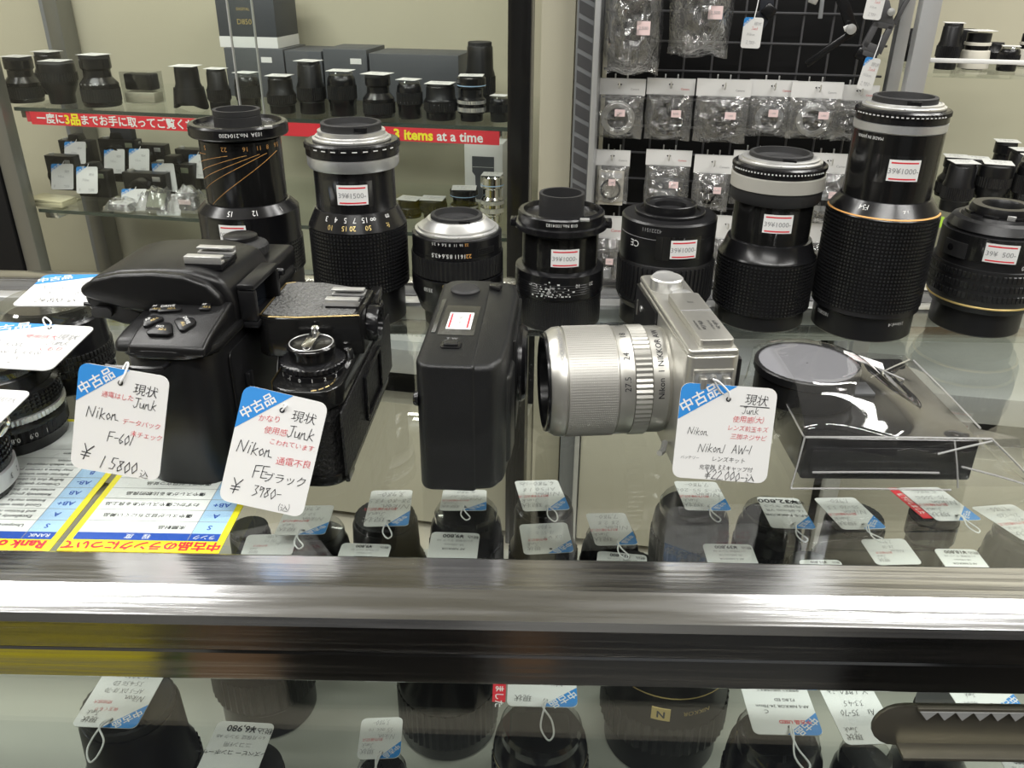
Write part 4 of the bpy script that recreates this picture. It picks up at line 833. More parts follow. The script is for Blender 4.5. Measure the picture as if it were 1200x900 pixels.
hang_tag('white tag with a blue corner reading AW-1, hung on the silver camera', (799, 448), (912, 456), (787, 559), hp(aw, -.008, 0, .038), (0, -1, .3),
  [('現状', .78, .13, .11, 'ink', -2), (.3, .78, .20, .008, 'ink', 0, 'line'), ('Junk', .74, .25, .075, 'ink', 2), ('使用感(大)', .72, .34, .066, 'redink'), ('レンズ前玉キズ', .72, .435, .056, 'redink'), ('三脚ネジサビ', .74, .525, .058, 'redink'), ('Nikon', .22, .50, .075, 'ink'), ('Nikon1  AW-1', .52, .67, .09, 'ink', 1), ('バッテリー', .16, .775, .036, 'ink'), ('レンズキット', .56, .775, .055, 'ink'), ('充電器. B.Rキャップ付', .54, .865, .052, 'ink'), ('¥22.000-込', .60, .955, .10, 'ink', -1)], hook=hp(aw, -.006, .001, .053), tri=(.58, .38), hole=(.50, .14))
# ------------------------------------------------------------------ bagged black case with a cap on top
p = PZ(940, 569); bx0 = Vector((p.x-.001, p.y+.003, G))
bc = thing('battery_case', 'flat black plastic case sealed in a clear bag', 'case', bx0 + Vector((0, 0, .0008)), 0)
mb = MB(); mb.box(.001, .083, .001, .094, .0, .0225, 'gloss', .0015); mb.build('case_body', bc)
MB().box(.004, .080, -.0002, .0012, .004, .0185, 'satin', .0006).build('case_lid', bc)
MB().box(.032, .050, .046, .060, .0222, .0240, 'greybox', .0005).build('case_catch', bc)
cq = PZ(948, 424, .043)
cp = thing('capped_ring', 'round grey lens cap on a short black ring in the clear bag', 'cap', (cq.x, cq.y+.002, G+.0241), 0)
MB().lathe([(.0245, 0), (.0250, .0006), (.0250, .0125), (.0255, .013), (.0262, .0135), (.0262, .0172), (.0256, .0178), (.0242, .0178)], 'black', 90, cap1=False, rib=-.0003).build('cap_rim', cp)
MB().lathe([(.0243, .0178), (.0240, .0172), (.0004, .0174)], 'fog', 64, cap0=False, cap1=False).build('cap_disc', cp)
bagt = thing('plastic_bag', 'clear plastic bag around the flat black case, flared at the corner', 'bag', bx0, 0)
rnd = random.Random(5); mb = MB(); NX, NY = 44, 40; vs = []; fs = []
def hgt(x, y):
    z = .0245; dx, dy = x-(cq.x-bx0.x), y-(cq.y+.002-bx0.y); d = math.hypot(dx, dy)
    z = max(z, .0428 - max(0, d-.0268)*.62)
    return z
for j in range(NY+1):
    for i in range(NX+1):
        a = -.10 + 1.20*i/NX; b_ = -.10 + 1.16*j/NY; x, y = .084*min(max(a, -.02), 1.02), .095*min(max(b_, -.02), 1.02)
        z = hgt(x, y)
        oa = max(0, -.02-a, a-1.02); ob = max(0, -.02-b_, b_-1.02)
        e = max(oa/.08, ob/.08)
        if e > 0: z = max(.0012, z*(1-min(1, e)**.8)); x += math.copysign(oa*.03, a-.5) if oa else 0; y += math.copysign(ob*.03, b_-.5) if ob else 0
        if a > .80 and b_ < .12: x += .025*min(1, max(0, a-.86)/.22)*min(1, max(0, .10-b_)/.15); 
        z += (.0006*math.sin(x*130+y*60)+.0005*math.sin(y*160-x*50))*(1 if e <= 0 else .3)*(1 if z < .04 else .1) + (.0010 if e <= 0 else 0)
        vs.append((x, y, max(z, .0009)))
for j in range(NY):
    for i in range(NX): fs.append((j*(NX+1)+i, j*(NX+1)+i+1, (j+1)*(NX+1)+i+1, (j+1)*(NX+1)+i))
mb.add(vs, fs, 'wrap')
fl = []
for i in range(13):
    e = i/12; fl += [(.080+.030*e, -.004-.002*e, .022*(1-e)+.001+.002*math.sin(e*9)), (.082+.024*e, .004+.02*e, .0235*(1-e)+.0015)]
mb.add(fl, [(2*i, 2*i+1, 2*i+3, 2*i+2) for i in range(12)], 'wrap'); mb.build('bag_film', bagt, 60)
for a_, b_, z_ in (((-.0015, -.002, .0262), (.0855, -.002, .0262), 0), ((-.006, -.0075, .0012), (.070, -.0075, .0012), 0), ((.0855, -.002, .0262), (.112, -.006, .002), 0), ((-.0018, -.001, .0262), (-.002, .060, .0285), 0), ((.060, -.006, .020), (.0855, -.003, .0255), 0), ((-.006, -.0075, .0012), (-.0015, -.002, .0262), 0), ((.004, -.0045, .0085), (.064, -.0045, .0088), 0), ((.068, -.003, .0255), (.074, -.006, .0015), 0), ((.074, -.004, .012), (.108, -.006, .003), 0), ((.0865, .01, .025), (.0855, .085, .026), 0), ((.05, .055, .030), (.083, .085, .0265), 0), ((.045, .075, .032), (.07, .06, .0262), 0)):
    MB().tube(curve([a_, ((a_[0]+b_[0])/2, (a_[1]+b_[1])/2-.0004, (a_[2]+b_[2])/2+.0005), b_]), .00055, 'fold_glint', 5).build('fold_glint', bagt)  # pale streaks put in as highlights along the film's folds
sp = PZ(1012, 422, .037); mb = MB(); mb.box(-.0105, .0105, -.004, .004, .0, .0003, 'paper'); mb.text('CAUTION 取扱注意', .0022, 'redink', T(0, .0012, .00034)); mb.text('SAFETY BAG', .0020, 'redink', T(0, -.0016, .00034))
o = mb.build('bag_label', bagt); o.matrix_local = Matrix.Translation(Vector((sp.x, sp.y, sp.z)) - bx0) @ Matrix.Rotation(R(-14), 4, 'Z') @ Matrix.Rotation(R(14), 4, 'Y')
# ------------------------------------------------------------------ three tagged lenses at the left edge
F = Fit(86, 464, 120); t = thing('camera_lens', 'squat black lens with a clear cap behind the autofocus SLR', 'lens', F.at(), F.az(), 'tagged lenses at the left edge'); q = F.q
ra, za = q(378, 125); rb = q(464, 121)[0]
MB().lathe([(rb*.96, 0), (rb, .001), (rb, za*.6), (ra, za*.64), (ra, za-.003), (ra-.002, za-.001), (ra-.003, za-.001)], 'satin', 64).build('barrel', t)
MB().lathe([(ra-.0005, za-.001), (ra, za), (ra, za+.0055), (ra-.0015, za+.0065), (.0004, za+.0068)], 'clearcap', 64, cap0=False, cap1=False).build('clear_cap', t)
mb = MB(); mb.waffle(lambda z: rb, za*.25, za*.55, 3, 70, 'rubber', .0008, .8); mb.build('grip_ring', t)
LAZ = za + .0075
hang_tag('white tag with a blue top corner lying on the squat clear-capped lens', (46, 322), (132, 322), (20, 358), PZ(70, 342, LAZ+.001), (0, -.08, 1), [('現状', .72, .3, .12, 'greyink'), ('Nikon', .3, .45, .12, 'greyink'), ('85 1:1.8', .5, .62, .11, 'greyink'), ('24,800-込', .5, .85, .12, 'ink')], tri=(.95, .34), hole=(.8, .08))
F = Fit(24, 536, 140); t = thing('camera_lens', 'black manual lens with a silver knurled ring standing on the rank sheet', 'lens', F.at(), F.az(), 'tagged lenses at the left edge'); q = F.q
rb = q(536, 136)[0]; r1, z1 = q(522, 145); r2, z2 = q(508, 147); rs, z3 = q(500, 150); _, z4 = q(492, 151); rk, z5 = q(488, 145); _, z6 = q(466, 141); rt, z7 = q(462, 134); _, z8 = q(446, 132)
MB().lathe([(rb*.96, 0), (rb, .001), (rb, z1*.6), (r1, z1)], 'satin', 64).build('front_ring', t)
MB().lathe([(r1, z1), (r2, z2)], 'rubber', 110, rib=-.0012, cap0=False, cap1=False).build('focus_grip', t)
mb = MB(); mb.lathe([(r2, z2), (r2, z2+.001), (rs-.001, z3)], 'satin', 64)
for a, s_ in ((.55, '1'), (.30, '0.9'), (.0, '0.8'), (-.3, '0.7')): mb.tcyl(s_, .0036, 'mark', lambda z: r2, a, z2-.0035, True)
mb.build('scale_ring', t)
MB().lathe([(rs-.0005, z3), (rs, z3+.0005), (rs, z4-.0005), (rs-.001, z4)], 'steel', 150, rib=-.0006).build('silver_ring', t)
mb = MB(); mb.lathe([(rk, z4), (rk, z6), (rt, z7), (rt, z8), (rt-.002, z8+.0006)], 'satin', 64); mb.waffle(lambda z: rk, z5, z6-.001, 4, 60, 'satin', .0009, .62); mb.build('aperture_ring', t)
MB().lathe([(rt-.0015, z8), (rt-.001, z8+.004), (rt-.003, z8+.0055), (.0004, z8+.006)], 'clearcap', 64, cap0=False, cap1=False).box(rt*.95, rt*1.16, -.004, .0, z8+.001, z8+.004, 'chrome', .0006).build('clear_cap', t)
hang_tag('white tag with red notes lying on the lens with the silver ring', (-22, 377), (101, 383), (-62, 427), PZ(40, 405, z8+.008), (0, -.1, 1), [('現状', .84, .28, .12, 'greyink'), ('Junk', .82, .42, .12, 'greyink'), ('使用感大', .60, .30, .09, 'redink'), ('くもり', .80, .56, .09, 'redink'), ('Nikon', .40, .48, .13, 'greyink'), ('NewNikkor', .50, .66, .12, 'greyink'), ('35 1:2', .45, .84, .13, 'greyink')], hook=PZ(52, 374, z8+.012), tri=(.62, .32), hole=(.6, .09))
F = Fit(-36, 604, 140); t = thing('camera_lens', 'black lens with a white scale ring cut off by the left edge', 'lens', F.at(), F.az(), 'tagged lenses at the left edge'); q = F.q
rb = q(604, 136)[0]; rs, z1 = q(596, 152); _, z2 = q(574, 152); rk, z3 = q(568, 147); _, z4 = q(540, 143); rt, z5 = q(534, 139); _, z6 = q(512, 136)
mb = MB(); mb.lathe([(rs-.0006, z1), (rs, z1+.0006), (rs, z2-.0005), (rs-.001, z2)], 'alu', 64)
for a, s_ in ((.95, '3'), (1.2, '2'), (1.45, '1')): mb.tcyl(s_, .004, 'ink', rs, a, (z1+z2)/2, True)
mb.build('scale_ring', t)
MB().lathe([(rb*.96, 0), (rb, .001), (rs-.001, z1)], 'satin', 64).build('front_ring', t)
mb = MB(); mb.lathe([(rk, z2), (rk, z4), (rt, z5)], 'satin', 64); mb.waffle(lambda z: rk, z3+.0006, z4, 4, 54, 'satin', .0009, .62); mb.build('focus_grip', t)
MB().lathe([(rt, z5), (rt, z6), (rt-.002, z6+.002), (.0004, z6+.0025)], 'clearcap', 64, cap1=False, cap0=False).build('clear_cap', t)
mb = MB()
for a in (1.0, 1.4): mb.box(rt-.001, rt+.005, -.004, .004, z5+.002, z5+.007, 'chrome', .0012, Matrix.Rotation(a-PI/2, 4, 'Z'))
mb.build('coupling_prong', t)
hang_tag('white tag tip on the lens cut off by the left edge', (-95, 452), (22, 459), (-130, 506), PZ(-20, 480, z6+.004), (0, -.1, 1), [('現状', .84, .22, .12, 'greyink'), ('Nikon', .4, .4, .12, 'greyink'), ('9,800-', .5, .7, .13, 'greyink')], hook=None)
# ------------------------------------------------------------------ rank sheets lying at the front of the glass
def sheet(label, x0, x1, y0, y1, title, head, rows, big, ang=0):
    W, H = x1-x0, y1-y0
    t = thing('rank_sheet', label, 'sheet', ((x0+x1)/2, (y0+y1)/2, G+.0003), PI+CF, 'yellow bordered rank sheets')
    mb = MB(); mb.box(-W/2, W/2, -H/2, H/2, 0, .0004, 'yellow'); Zq = lambda x, y, z=.0006: T(x, y, z)
    b_ = .003; tp = H/2 - .0078
    mb.add([(-W/2+b_, -H/2+b_, .0005), (W/2-b_, -H/2+b_, .0005), (W/2-b_, tp, .0005), (-W/2+b_, tp, .0005)], [(0, 1, 2, 3)], 'paper')
    mb.text(title, big, 'red', Zq(0 if ord(title[0]) > 255 else -W/2+.004, H/2-.0042), .035, 'c' if ord(title[0]) > 255 else 'l')
    hh = .0052; mb.add([(-W/2+b_, tp-hh, .00055), (W/2-b_, tp-hh, .00055), (W/2-b_, tp, .00055), (-W/2+b_, tp, .00055)], [(0, 1, 2, 3)], 'navy')
    mb.text(head[0], .0034, 'paper', Zq(-W/2+b_+.0065, tp-hh/2, .00062)); mb.text(head[1], .0036, 'paper', Zq(W*.06, tp-hh/2, .00062))
    cw = .013; mb.add([(-W/2+b_, -H/2+b_, .00055), (-W/2+b_+cw, -H/2+b_, .00055), (-W/2+b_+cw, tp-hh, .00055), (-W/2+b_, tp-hh, .00055)], [(0, 1, 2, 3)], 'ltblue')
    rh = .0086; y = tp-hh
    for k, (a, lines) in enumerate(rows):
        yc = y - rh/2; mb.text(a, .0044, 'navy', Zq(-W/2+b_+cw/2, yc), .02)
        for i, ln in enumerate(lines): mb.text(ln, .0031, 'ink', Zq(-W/2+b_+cw+.004, yc + (len(lines)-1)*.0019 - i*.0038), .012, 'l')
        y -= rh; mb.ribbon([(-W/2+b_, y), (W/2-b_, y)], .0003, 'greyink', Zq(0, 0))
    mb.ribbon([(-W/2+b_+cw, -H/2+b_), (-W/2+b_+cw, tp)], .0003, 'greyink', Zq(0, 0))
    mb.build('printed_sheet', t)
    MB().box(-W/2-.0006, W/2+.0006, -H/2-.0006, H/2+.0006, .0008, .0012, 'thinglass').build('clear_sleeve', t)
sheet('yellow bordered rank sheet in Japanese with a red title along its edge', -.1902, -.1218, .2888, .402, '中古品のランクについて', ('ランク', '程    度'),
      [('S', ['未開封品']), ('A', ['傷やスレが目立ちにくい美品']), ('AB+', ['わずかに傷やスレがある良上品']), ('AB', ['傷やスレがある比較的良品']), ('AB-', ['傷やスレが目立つ並品']), ('B', ['かなり使用感のある品']), ('C', ['難あり品']), ('J', ['ジャンク品'])], .0062)
sheet('yellow bordered rank sheet in English cut off by the left edge', -.2615, -.1932, .2893, .4025, 'Rank of Used items', ('RANK', 'Condition'),
      [('S', ['Unopened']), ('A', ['Excellently good', 'and friction marks']), ('AB+', ['Good item with slight', 'friction marks']), ('AB', ['Relatively good item with', 'scratches or friction']), ('AB-', ['Ordinary quality item', 'fading due to obvious']), ('B', ['Inferior item which', 'may have a certain problem']), ('C', ['Item which requires', 'attention']), ('J', ['Junk item'])], .0072)
# ------------------------------------------------------------------ lenses and tags inside the glass counter
SH = -.27
def mini_lens(name, label, c, rz, r, h, kind, group, cat='lens', sub='rubber', extra=None, n=48):
    """a turned lens standing on its base at c, mount or cap upward"""
    t = thing(name, label, cat, c, rz, group); g = .86*r
    if kind == 'round':                                    # domed shoulder, clear cap
        MB().lathe([(r*.9, 0), (r*.94, .002), (r*.94, h*.30), (r, h*.34), (r, h*.80), (r*.96, h*.88), (r*.84, h*.95)], 'satin', n).build('barrel', t)
        MB().lathe([(r*1.0, h*.40), (r*1.0, h*.72)], sub, 96, rib=.0012, cap0=False, cap1=False).build('grip_ring', t)
        MB().lathe([(r*.86, h*.93), (r*.86, h), (r*.80, h*1.03), (r*.3, h*1.04), (.0004, h*1.04)], 'clearcap', n, cap0=False, cap1=False).lathe([(r*.82, h*.94), (.0004, h*.95)], 'black', n, cap0=False, cap1=False).build('rear_cap', t)
    elif kind == 'zoom':
        MB().lathe([(r*.88, 0), (r*.92, .002), (r*.92, h*.22), (r, h*.25), (r, h*.55), (r*.9, h*.62), (r*.86, h*.93), (r*.82, h*.95)], 'black', n).build('barrel', t)
        MB().lathe([(r*1.0, h*.28), (r*1.0, h*.52)], sub, 90, rib=.0014, cap0=False, cap1=False).build('grip_ring', t)
        MB().lathe([(r*.80, h*.94), (r*.80, h), (r*.76, h*1.01), (.0004, h*1.005)], 'matte', 60, cap0=False, cap1=False, rib=-.0006).build('rear_cap', t)
    elif kind == 'waist':
        MB().lathe([(r*.95, 0), (r, .003), (r, h*.45), (r*.72, h*.58), (r*.70, h*.72), (r*.80, h*.76), (r*.80, h*.95)], 'satin', n).build('barrel', t)
        MB().lathe([(r*1.0, h*.10), (r*1.0, h*.36)], sub, 90, rib=.001, cap0=False, cap1=False).build('grip_ring', t)
        MB().lathe([(r*.78, h*.95), (r*.78, h), (.0004, h*1.0)], 'matte', n, cap0=False, cap1=False).build('rear_cap', t)
    elif kind == 'flare':                                   # wide top with a hood, narrow foot
        MB().lathe([(r*.70, 0), (r*.72, .003), (r*.72, h*.22), (r*.95, h*.42), (r, h*.50), (r, h*.92), (r*.97, h*.97)], 'black', n).build('barrel', t)
        MB().lathe([(r*.97, h*.97), (r*.9, h), (.0004, h)], 'matte', n, cap0=False, cap1=False).build('front_cap', t)
        MB().lathe([(r*1.0, h*.55), (r*1.0, h*.75)], sub, 80, rib=.001, cap0=False, cap1=False).build('grip_ring', t)
    elif kind == 'bare': pass
    elif kind == 'hood':                                    # petal hood pointing down, mount up
        MB().lathe([(r*.82, h*.12), (r*.80, h*.5), (r*.70, h*.62), (r*.68, h*.95)], 'black', n).build('barrel', t)
        m_ = MB(); nn = 48; vs = []
        for k in range(nn):
            a = 2*PI*k/nn; zz = .10*h*(1+math.cos(2*a)); 
            for rr, z in ((r, zz), (r*.86, h*.52), (r*.97, zz), (r*.83, h*.52)): vs.append((rr*math.sin(a), -rr*math.cos(a), z))
        fs = []
        for k in range(nn):
            b_ = 4*k; d_ = 4*((k+1) % nn); fs += [(b_, d_, d_+1, b_+1), (b_+2, b_+3, d_+3, d_+2), (b_, b_+2, d_+2, d_), (b_+1, d_+1, d_+3, b_+3)]
        m_.add(vs, fs, 'black'); m_.build('lens_hood', t)
        MB().lathe([(r*.66, h*.94), (r*.66, h), (.0004, h)], 'matte', n, cap0=False, cap1=False).build('rear_cap', t)
    elif kind == 'cine':                                    # bright metal cine lens with geared rings
        MB().lathe([(r*.8, 0), (r*.8, h*.15), (r*.95, h*.18), (r*.95, h*.5), (r*.8, h*.55), (r*.8, h*.72), (r, h*.76), (r, h*.97), (r*.9, h)], 'chrome' if sub == 'bright' else 'satin', n).build('barrel', t)
        MB().lathe([(r*.98, h*.22), (r*.98, h*.32)], 'steel', 70, rib=.0012, cap0=False, cap1=False).build('focus_gear', t); MB().lathe([(r*.98, h*.40), (r*.98, h*.48)], 'steel', 70, rib=.0012, cap0=False, cap1=False).build('aperture_gear', t)
        MB().lathe([(r*1.004, h*.80), (r*1.004, h*.82)], 'ltblue', n, cap0=False, cap1=False).build('blue_line', t)
    if extra == 'white_hood':
        MB().lathe([(r*.70, 0), (r*.72, h*.5), (r*.78, h*.58), (r*.78, h*.96), (.0004, h*.97)], 'black', n).build('barrel', t)
        MB().lathe([(r*.99, .002), (r*1.02, .004), (r*.90, h*.50), (r*.74, h*.52)], 'ivory', n, cap0=False, cap1=False).build('ivory_hood', t)
        MB().lathe([(r*.78, h*.64), (r*.86, h*.645), (r*.86, h*.72), (r*.78, h*.725)], 'ivory', n, cap0=False, cap1=False).build('ivory_band', t)
    if extra == 'gold':
        rg_ = r*1.012; MB().lathe([(rg_, h*.785), (rg_, h*.795)], 'gold', n, cap0=False, cap1=False).build('gold_line', t)
        m_ = MB(); m_.patch(rg_, -.14, .14, h*.60, h*.70, 'gold', .0006); m_.tcyl('N', h*.075, 'ink', rg_+.0006, 0, h*.65, True, .03); m_.tcyl('NIKKOR', h*.05, 'gold', rg_, .55, h*.66, True); m_.build('gold_badge', t)
    if extra == 'scale':
        m_ = MB(); 
        for k in range(6): m_.tcyl(['18', '24', '35', '50', '70', '85'][k], h*.045, 'mark', r*1.004, -.8+k*.32, h*.46, True)
        m_.build('scale_marks', t)
    return t
def lens_at(label, u, v, w, ztop, kind, group, **kw):
    p = PZ(u, v, ztop); r = w/2/FP*depth(p)*wide(p)*.95; return mini_lens('camera_lens', label, (p.x, p.y, G+SH+.0004), math.atan2(p.y, p.x)-PI/2, r, ztop-SH, kind, group, **kw)
UG = 'lenses under the glass top'
zt = -.176
lens_at('dark lens under the glass nearest the rank sheet', 292, 618, 60, zt, 'zoom', UG)
lens_at('lens under the glass with a clear cap right of the manual SLR tag', 374, 622, 74, zt-.004, 'round', UG)
lens_at('dark ribbed lens under the glass behind the left 9,800 yen card', 451, 604, 94, zt, 'zoom', UG)
lens_at('round capped lens under the glass below the compact camera', 546, 600, 90, zt, 'round', UG)
lens_at('lens under the glass below the nose of the silver zoom', 638, 590, 84, zt, 'zoom', UG)
lens_at('low lens with a broad clear cap left of the tagged round lens', 716, 628, 72, zt-.008, 'round', UG)
lens_at('round capped lens under the glass below the AW-1 tag', 812, 590, 96, zt, 'round', UG, extra='scale')
lens_at('clear capped lens under the 32,800 yen tag', 904, 602, 84, zt, 'round', UG)
lens_at('dark wide lens under the glass in front of the bagged case', 1003, 606, 90, zt, 'zoom', UG)
lens_at('lens under the glass with the red price-cut strip', 1096, 600, 82, zt, 'waist', UG)
lens_at('lens under the glass at the right edge below the bag corner', 1197, 626, 88, zt, 'round', UG)
for (u, lb) in ((428, 'low lens hidden behind the frame under the left 9,800 yen card'), (532, 'low lens hidden behind the frame under the right 9,800 yen card'), (640, 'low lens hidden behind the frame under the handwritten card'),
                (742, 'low lens hidden behind the frame beside the clear-capped lens'), (852, 'low lens hidden behind the frame under the 39,800 yen card'), (950, 'low lens hidden behind the frame right of the 39,800 yen card'), (1135, 'low lens hidden behind the frame under the 18,800 yen card')):
    lens_at(lb, u, 662, 72, -.185, 'zoom', 'lenses along the front of the counter shelf')
def flat_tag(label, TLi, TRi, BLi, z, entries, tilt=.17, red=None, blue=True, loop_=True, group='tags lying on the lenses inside the counter', nm='price_tag', cat='price tag'):
    """tag seen upside down: its own top left corner is the lower right one in the photo"""
    BRi = (TRi[0]+BLi[0]-TLi[0], TRi[1]+BLi[1]-TLi[1]); cu, cv = (BRi[0]+TLi[0])/2, (BRi[1]+TLi[1])/2
    rot, c, w_, h_ = fit_card(BRi, BLi, TRi, PZ(cu, cv, z), (0, tilt, 1))
    t = thing(nm, label, cat, c, 0, group, rot); mb = MB(); printed_card(mb, w_, h_, .0004, .0035); card_face(mb, w_, h_, entries, blue=blue, tri=(.52, .40), hole=(.45, .13) if blue else None); mb.build('card', t)
    if loop_ and blue:
        s_ = MB(); hx, hy = (.45-.5)*w_, (.5-.13)*h_; rr = random.Random(int(cu))
        loop(s_, curve([(hx, hy, .0008), (hx+.002, hy+.008, .004), (hx+rr.uniform(-.004, .004), hy+.016, .002), (hx-.004, hy+.024, .0), (hx-.001, hy+.027, -.001), (hx+.003, hy+.020, .001), (hx+.001, hy+.009, .004), (hx-.0005, hy, .0009)]), .00055); s_.build('string', t)
    if red:
        m_ = MB(); m_.box(w_/2+.001, w_/2+.0085, -h_/2, h_*.42, -.0004, .0, 'red'); m_.text('値下げしました', .0056, 'paper', T(w_/2+.0047, 0, .0003, PI/2), .02); m_.build('price_cut_strip', t)
    return t
def hw(model, spec, price, note='動作確認済'): return [('現状', .76, .17, .13, 'greyink'), ('Junk', .78, .32, .10, 'greyink'), (note, .66, .45, .075, 'redink'), (model, .36, .52, .12, 'greyink'), (spec, .5, .68, .11, 'greyink'), (price, .5, .88, .12, 'greyink')]
def pr(price, l1, l2): return [(price, .54, .86, .17, 'ink', 0, 'b'), ('税込', .13, .84, .13, 'ink', 0, 'p'), (l1, .5, .40, .10, 'ink', 0, 'p'), (l2, .5, .55, .10, 'greyink', 0, 'p'), ('6ヶ月保証 ランク AB', .5, .70, .085, 'greyink', 0, 'p')]
zc = zt + .011
flat_tag('upside-down tag under the glass left of the 9,800 yen cards, red notes', (433, 575), (486, 574), (423, 617), zc, hw('Nikon', '28-80 f3.5', '3,980-'))
flat_tag('upside-down tag on the round lens below the compact camera', (518, 574), (573, 574), (512, 598), zc, hw('Nikon', '35-70 AF', '4,980-'), .3)
flat_tag('upside-down tag below the nose of the silver zoom, red note', (603, 564), (658, 562), (608, 599), zc, hw('Nikon', 'AF50 1.8', '6,980-込'), .2)
flat_tag('handwritten card with a small blue corner at the frame', (607, 615), (666, 612), (612, 650), -.172, hw('DX VR', '18-55 G', '9,800-'), .0, loop_=False)
flat_tag('upside-down tag on the broad clear cap', (688, 602), (738, 601), (692, 639), zc-.006, hw('Nikon', '28 2.8', '7,980-'))
flat_tag('upside-down tag on the lens below the AW-1 tag', (793, 564), (847, 565), (795, 597), zc, hw('Nikon', 'AF-S 55-200', '7,980-'), .2)
flat_tag('upside-down printed tag reading 32,800 with a blue corner', (885, 582), (938, 584), (901, 618), zc, pr('¥32,800', 'AF-S NIKKOR', '16-85mm VR'))
flat_tag('upside-down handwritten tag in front of the bagged case', (958, 584), (1010, 583), (978, 620), zc, hw('Nikon', '35-70 3.3', '1,980-'))
flat_tag('upside-down tag beside a red price-cut strip', (1057, 572), (1110, 571), (1088, 610), zc, hw('Nikon', '70-300G', '5,980-'), red=True)
flat_tag('upside-down tag at the right edge under the glass', (1150, 595), (1203, 591), (1181, 633), zc, hw('Nikon', '24-120', '9,980-'))
flat_tag('faint upside-down tag right of the FE tag with a blue corner', (331, 593), (391, 592), (322, 627), zc-.003, hw('Nikon', '50 1.4', '8,980-'))
flat_tag('small pale card at the frame right of the rank sheets', (288, 627), (349, 625), (281, 652), -.172, hw('AI', '135 3.5', '4,980-'), .0, blue=False)
flat_tag('white printed 9,800 yen card farther left at the frame', (399, 636), (459, 638), (392, 662), -.172, pr('¥9,800', 'AF NIKKOR', '28-105mm'), 0, blue=False)
flat_tag('white printed 9,800 yen card below the compact camera', (504, 623), (563, 625), (499, 656), -.172, pr('¥9,800', 'AF NIKKOR', '35-105mm'), 0, blue=False)
flat_tag('sliver of a white card behind the frame below the clear-capped lens', (700, 645), (760, 651), (696, 672), -.172, pr('¥12,800', 'AF-S', '18-105'), 0, blue=False)
flat_tag('white printed 39,800 yen card at the frame', (822, 637), (882, 638), (830, 667), -.172, pr('¥39,800', 'AF-S NIKKOR', '70-300mm VR'), 0, blue=False)
flat_tag('sliver of a white card at the frame right of the 39,800 card', (935, 656), (985, 656), (945, 678), -.172, pr('¥15,800', 'AF NIKKOR', '24mm'), 0, blue=False)
flat_tag('plain white handwritten card at the frame below the bagged case', (1007, 632), (1061, 631), (1026, 662), -.172, hw('Nikon', '28-70', '2,980-'), 0, blue=False)
flat_tag('white printed 18,800 yen card near the right end of the frame', (1095, 643), (1147, 644), (1110, 672), -.172, pr('¥18,800', 'AF-S NIKKOR', '18-140mm'), 0, blue=False)
# seen through the front glass, below the frame
LG = 'lenses seen through the front glass'
def low(label, u, v, w, ztop, kind, **kw): return lens_at(label, u, v, w, ztop, kind, LG, **kw)
low('big hooded lens under the tag at the lower left', 150, 822, 150, -.165, 'zoom')
low('lens under the 6,980 yen card at the bottom edge', 285, 906, 130, -.185, 'waist', extra='scale')
def low_stand(label, u, vb, w, h, kind, **kw):
    f = Fit(u, vb, w, z0=SH); return mini_lens('camera_lens', label, (f.c.x, f.c.y, G+SH+.0004), f.az(), f.r(w, f.c), h, kind, LG, **kw)
low_stand('standing lens with a gold badge behind the white string loop', 325, 868, 118, .105, 'zoom', extra='gold')
low_stand('tall plain black lens with a broad ribbed grip, bottom middle', 528, 892, 112, .12, 'waist')
low('lens with gold lettering under the red-edged Nikon tag', 634, 850, 118, -.180, 'round', extra='gold')
low_stand('fat black lens with a gold lozenge badge, bottom middle right', 765, 915, 140, .10, 'zoom', extra='gold')
low('wide clear-capped lens under the printed grade C tag', 912, 862, 124, -.168, 'round')
low('clear-capped lens under the 1,980 yen tag', 1015, 886, 80, -.178, 'round')
low('small dark lens under the greyish bagged tag', 447, 902, 72, -.192, 'round')
low('dark lens behind the toothed lock bar', 1110, 830, 105, -.180, 'waist')
zl = -.155
flat_tag('upside-down tag with red notes on the big hooded lens, lower left', (117, 784), (193, 787), (85, 851), zl, [('現状', .76, .12, .10, 'ink'), ('Junk', .78, .24, .08, 'ink'), ('後玉くもり', .60, .30, .06, 'redink'), ('使用感大', .72, .42, .06, 'redink'), ('Nikon', .28, .50, .10, 'ink'), ('AF-S DX 18-70', .5, .63, .08, 'ink'), ('3.5-4.5G ED', .5, .76, .08, 'ink'), ('¥ 3,200-込', .5, .91, .10, 'ink')], 0)
flat_tag('white printed 6,980 yen card at the bottom edge, no blue top', (252, 844), (323, 848), (228, 906), -.172, pr('¥6,980', 'レンズベビー コンポーザー', 'ニコンF用'), 0, blue=False)
flat_tag('greyish bagged tag at the bottom left of the tall plain lens', (423, 842), (474, 840), (416, 890), -.18, hw('Nikon', '55 micro', '3,980-'), 0)
flat_tag('upside-down tag with a red strip and short string, bottom middle', (588, 772), (671, 774), (597, 827), zl, [('現状', .76, .16, .13, 'ink'), ('Nikon', .36, .50, .14, 'ink'), ('DX VR', .5, .70, .13, 'ink'), ('18-200', .5, .88, .12, 'ink')], 0, red=True)
flat_tag('upside-down printed tag with red line and grade C', (863, 796), (945, 798), (880, 860), zl, [('AF-S NIKKOR 24-70mm', .46, .50, .075, 'ink', 0, 'p'), ('F2.8G ED', .4, .62, .075, 'ink', 0, 'p'), ('中古品 USED', .35, .22, .08, 'red', 0, 'b'), ('C', .72, .40, .09, 'ink', 0, 'p'), ('使用感あり 詳細は係員まで', .45, .80, .05, 'ink', 0, 'p')], 0)
